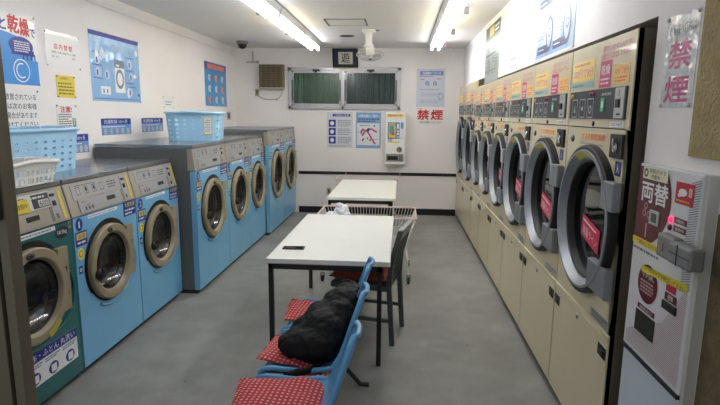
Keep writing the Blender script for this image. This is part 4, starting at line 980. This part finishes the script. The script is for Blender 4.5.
def cushion(name, label, loc, rotz, W, D, T, m, group=None, tilt=(0,0), fold=0.):
    mb = MB(); n = 16; vs = []; 
    for side in (1, -1):
        for i in range(n+1):
            for j in range(n+1):
                a, b_ = -1+2*i/n, -1+2*j/n
                e = max(0, (1-a**4)*(1-b_**4))**.5
                zz = side*T*.5*e + fold*(a*b_)*.03 + .004*math.sin(7*a+2)*math.sin(6*b_)*e
                vs.append((a*W/2*(1-.05*(1-abs(b_))*0-.04*b_*b_*(1-a*a)*0), b_*D/2, zz+T/2))
    m1 = (n+1)**2; fs = []
    for i in range(n):
        for j in range(n):
            q = i*(n+1)+j; fs.append((q, q+n+1, q+n+2, q+1)); fs.append((m1+q, m1+q+1, m1+q+n+2, m1+q+n+1))
    mb.add(vs, fs, m, True); o = mb.build(name, None, loc, rotz); o.rotation_euler = (tilt[0], tilt[1], rotz); tag(o, label, 'cushion', group); 
    e = MB(); P = [(math.copysign(1, c_)*0, 0, 0) for c_ in ()]
    pth = [(-W/2, -D/2, T/2+fold*.03), (W/2, -D/2, T/2-fold*.03), (W/2, D/2, T/2+fold*.03), (-W/2, D/2, T/2-fold*.03)]
    e.tube(pth, .005, m, 6, True); e.build('piping', o)
    return o
cushion('seat_cushion', 'brownish-red cushion on the dark wooden chair half under the table', (-.255, 3.75, .446), -.2, .42, .37, .075, brc)

# ------------------------------------------------------------------ bench of three blue shells
shell = mat('blue_shell_plastic', (92,164,214), .28, coat=.3)
t = thing('row_bench', 'row bench of three blue moulded plastic seats beside the front table', 'bench', (0, 0, 0), 0)
prof = [(-.65, .388), (-.646, .412), (-.63, .428), (-.58, .431), (-.52, .425), (-.42, .42), (-.34, .43), (-.285, .46), (-.25, .51), (-.225, .57), (-.205, .63), (-.185, .69), (-.165, .745), (-.15, .785)]
seatys = [1.96, 2.47, 2.95]
for yc in seatys:
    mb = MB(); n = 14; vs = []; K = len(prof)
    for i, (x, z) in enumerate(prof):
        z -= .018*(1-i/(len(prof)-1)); q = i/(K-1)
        hw_ = .215 if q < .45 else .215-.075*((q-.45)/.55)
        if q > .86: hw_ *= math.sqrt(max(.0, 1-((q-.86)/.16)**2))*.97+.03
        if i == 0: hw_ *= .93
        for j in range(n+1):
            a = -1+2*j/n; up = .035*abs(a)**4
            # edges curl: upward on the seat, forward on the back
            if q < .5: vs.append((x, yc+a*hw_, z+up))
            else: vs.append((x-up*.45, yc+a*hw_, z+up*.2))
    fs = [(i*(n+1)+j, i*(n+1)+j+1, (i+1)*(n+1)+j+1, (i+1)*(n+1)+j) for i in range(K-1) for j in range(n)]
    mb.add(vs, fs, shell, True); o = mb.build('seat_shell', t)
    m1 = o.modifiers.new('thick', 'SOLIDIFY'); m1.thickness = .009; m1.offset = 0
    m1 = o.modifiers.new('sub', 'SUBSURF'); m1.levels = 1; m1.render_levels = 2
    # rolled edge
    e = MB(); pth = [vs[i*(n+1)] for i in range(K)] + [vs[(K-1)*(n+1)+j] for j in range(1, n)] + [vs[i*(n+1)+n] for i in reversed(range(K))]
    e.tube(pth, .013, shell, 8); e.build('rolled_edge', o)
MB().box(-.54, -.49, 1.72, 3.12, .335, .38, bsteel).build('beam', t)
for yc in seatys: MB().box(-.66, -.36, yc-.12, yc+.12, .375, .388, bsteel).build('seat_bracket', t)
for y_ in (1.85, 2.93):
    MB().tube([(-.515, y_, .37), (-.36, y_, .18), (-.215, y_+.01, .012), (-.16, y_+.01, .01)], .014, bsteel, 8).build('leg', t)
    MB().tube([(-.515, y_, .37), (-.62, y_, .18), (-.70, y_, .012), (-.74, y_, .01)], .014, bsteel, 8).build('leg', t)
cg = 'red dotted cushions on the blue bench'
cushion('seat_cushion', 'red dotted cushion on the nearest blue seat, at the bottom edge of the photo', (-.485, 2.0, .418), .16, .40, .40, .042, redc, cg, (0, .03), .3)
cushion('seat_cushion', 'red dotted cushion on the middle blue seat, mostly under the black bag', (-.49, 2.49, .417), -.05, .37, .34, .04, redc, cg, (0, .05), .5)
cushion('seat_cushion', 'red dotted cushion on the farthest blue seat, beside the table leg', (-.49, 3.03, .419), .06, .38, .28, .04, redc, cg, (0, .04), -.4)

# black bag lying over the middle seat
bagm = mat('black_nylon', (8,9,10), .65, bump=1., bscale=22, spec=.3)
BO = Vector((-.42, 2.55, .43))
bl = [((-.48,2.42,.505), .10, (1.2,1,.75)), ((-.40,2.40,.515), .115, (1.15,1,.8)), ((-.36,2.48,.55), .125, (1,1,.95)), ((-.46,2.52,.53), .095, (1,1,.9)), ((-.39,2.57,.585), .10, (1,1,.9)), ((-.30,2.56,.59), .11, (.85,1,1)), ((-.31,2.64,.635), .095, (1,1,1)), ((-.26,2.66,.64), .085, (.8,1,1.05)), ((-.27,2.73,.68), .065, (1.2,1,.9)), ((-.34,2.70,.65), .055, (1,1,.9))]
o = blob('black_bag', [(tuple(Vector(c_)-BO), r_, s_) for c_, r_, s_ in bl], bagm, .010, .020, .035, tuple(BO), 16)
tag(o, 'black fabric shoulder bag slumped over the middle blue seat', 'bag')
bt = lambda pts: [tuple(Vector(q)-BO) for q in pts]
mb = MB(); mb.tube(bt([(-.32,2.73,.70), (-.31,2.74,.728), (-.27,2.75,.735), (-.24,2.75,.71)]), .011, bagm, 8); mb.build('top_loop', o)
mb = MB(); mb.tube(bt([(-.34,2.36,.47), (-.37,2.30,.455), (-.41,2.25,.45), (-.46,2.22,.452), (-.50,2.20,.455)]), [.012, .013, .016, .020, .010], bagm, 8); mb.build('strap', o)

# ------------------------------------------------------------------ camera
f_px, pitch, yaw, roll = 515.37, .1691, .0771, .0099
fw = Vector((-math.sin(yaw)*math.cos(pitch), math.cos(yaw)*math.cos(pitch), -math.sin(pitch)))
r0 = Vector((math.cos(yaw), math.sin(yaw), 0)); u0 = r0.cross(fw)
r = r0*math.cos(roll)+u0*math.sin(roll); u = -r0*math.sin(roll)+u0*math.cos(roll)
cam = bpy.data.objects.new('camera', bpy.data.cameras.new('camera')); COL.objects.link(cam)
M = Matrix((r, u, -fw)).transposed().to_4x4(); M.translation = (0, 0, 1.65); cam.matrix_world = M
cam.data.sensor_width = 36; cam.data.lens = f_px/720*36; cam.data.clip_start = .05
sc.camera = cam
# dim night outside the shopfront
wd_ = bpy.data.worlds.new('night'); sc.world = wd_; wd_.use_nodes = True
wd_.node_tree.nodes['Background'].inputs[0].default_value = (.95, .97, 1, 1); wd_.node_tree.nodes['Background'].inputs[1].default_value = .2
sc.view_settings.view_transform = 'Standard'; sc.view_settings.look = 'None'; sc.view_settings.gamma = 1; sc.view_settings.use_curve_mapping = False
sc.view_settings.exposure = 0.98
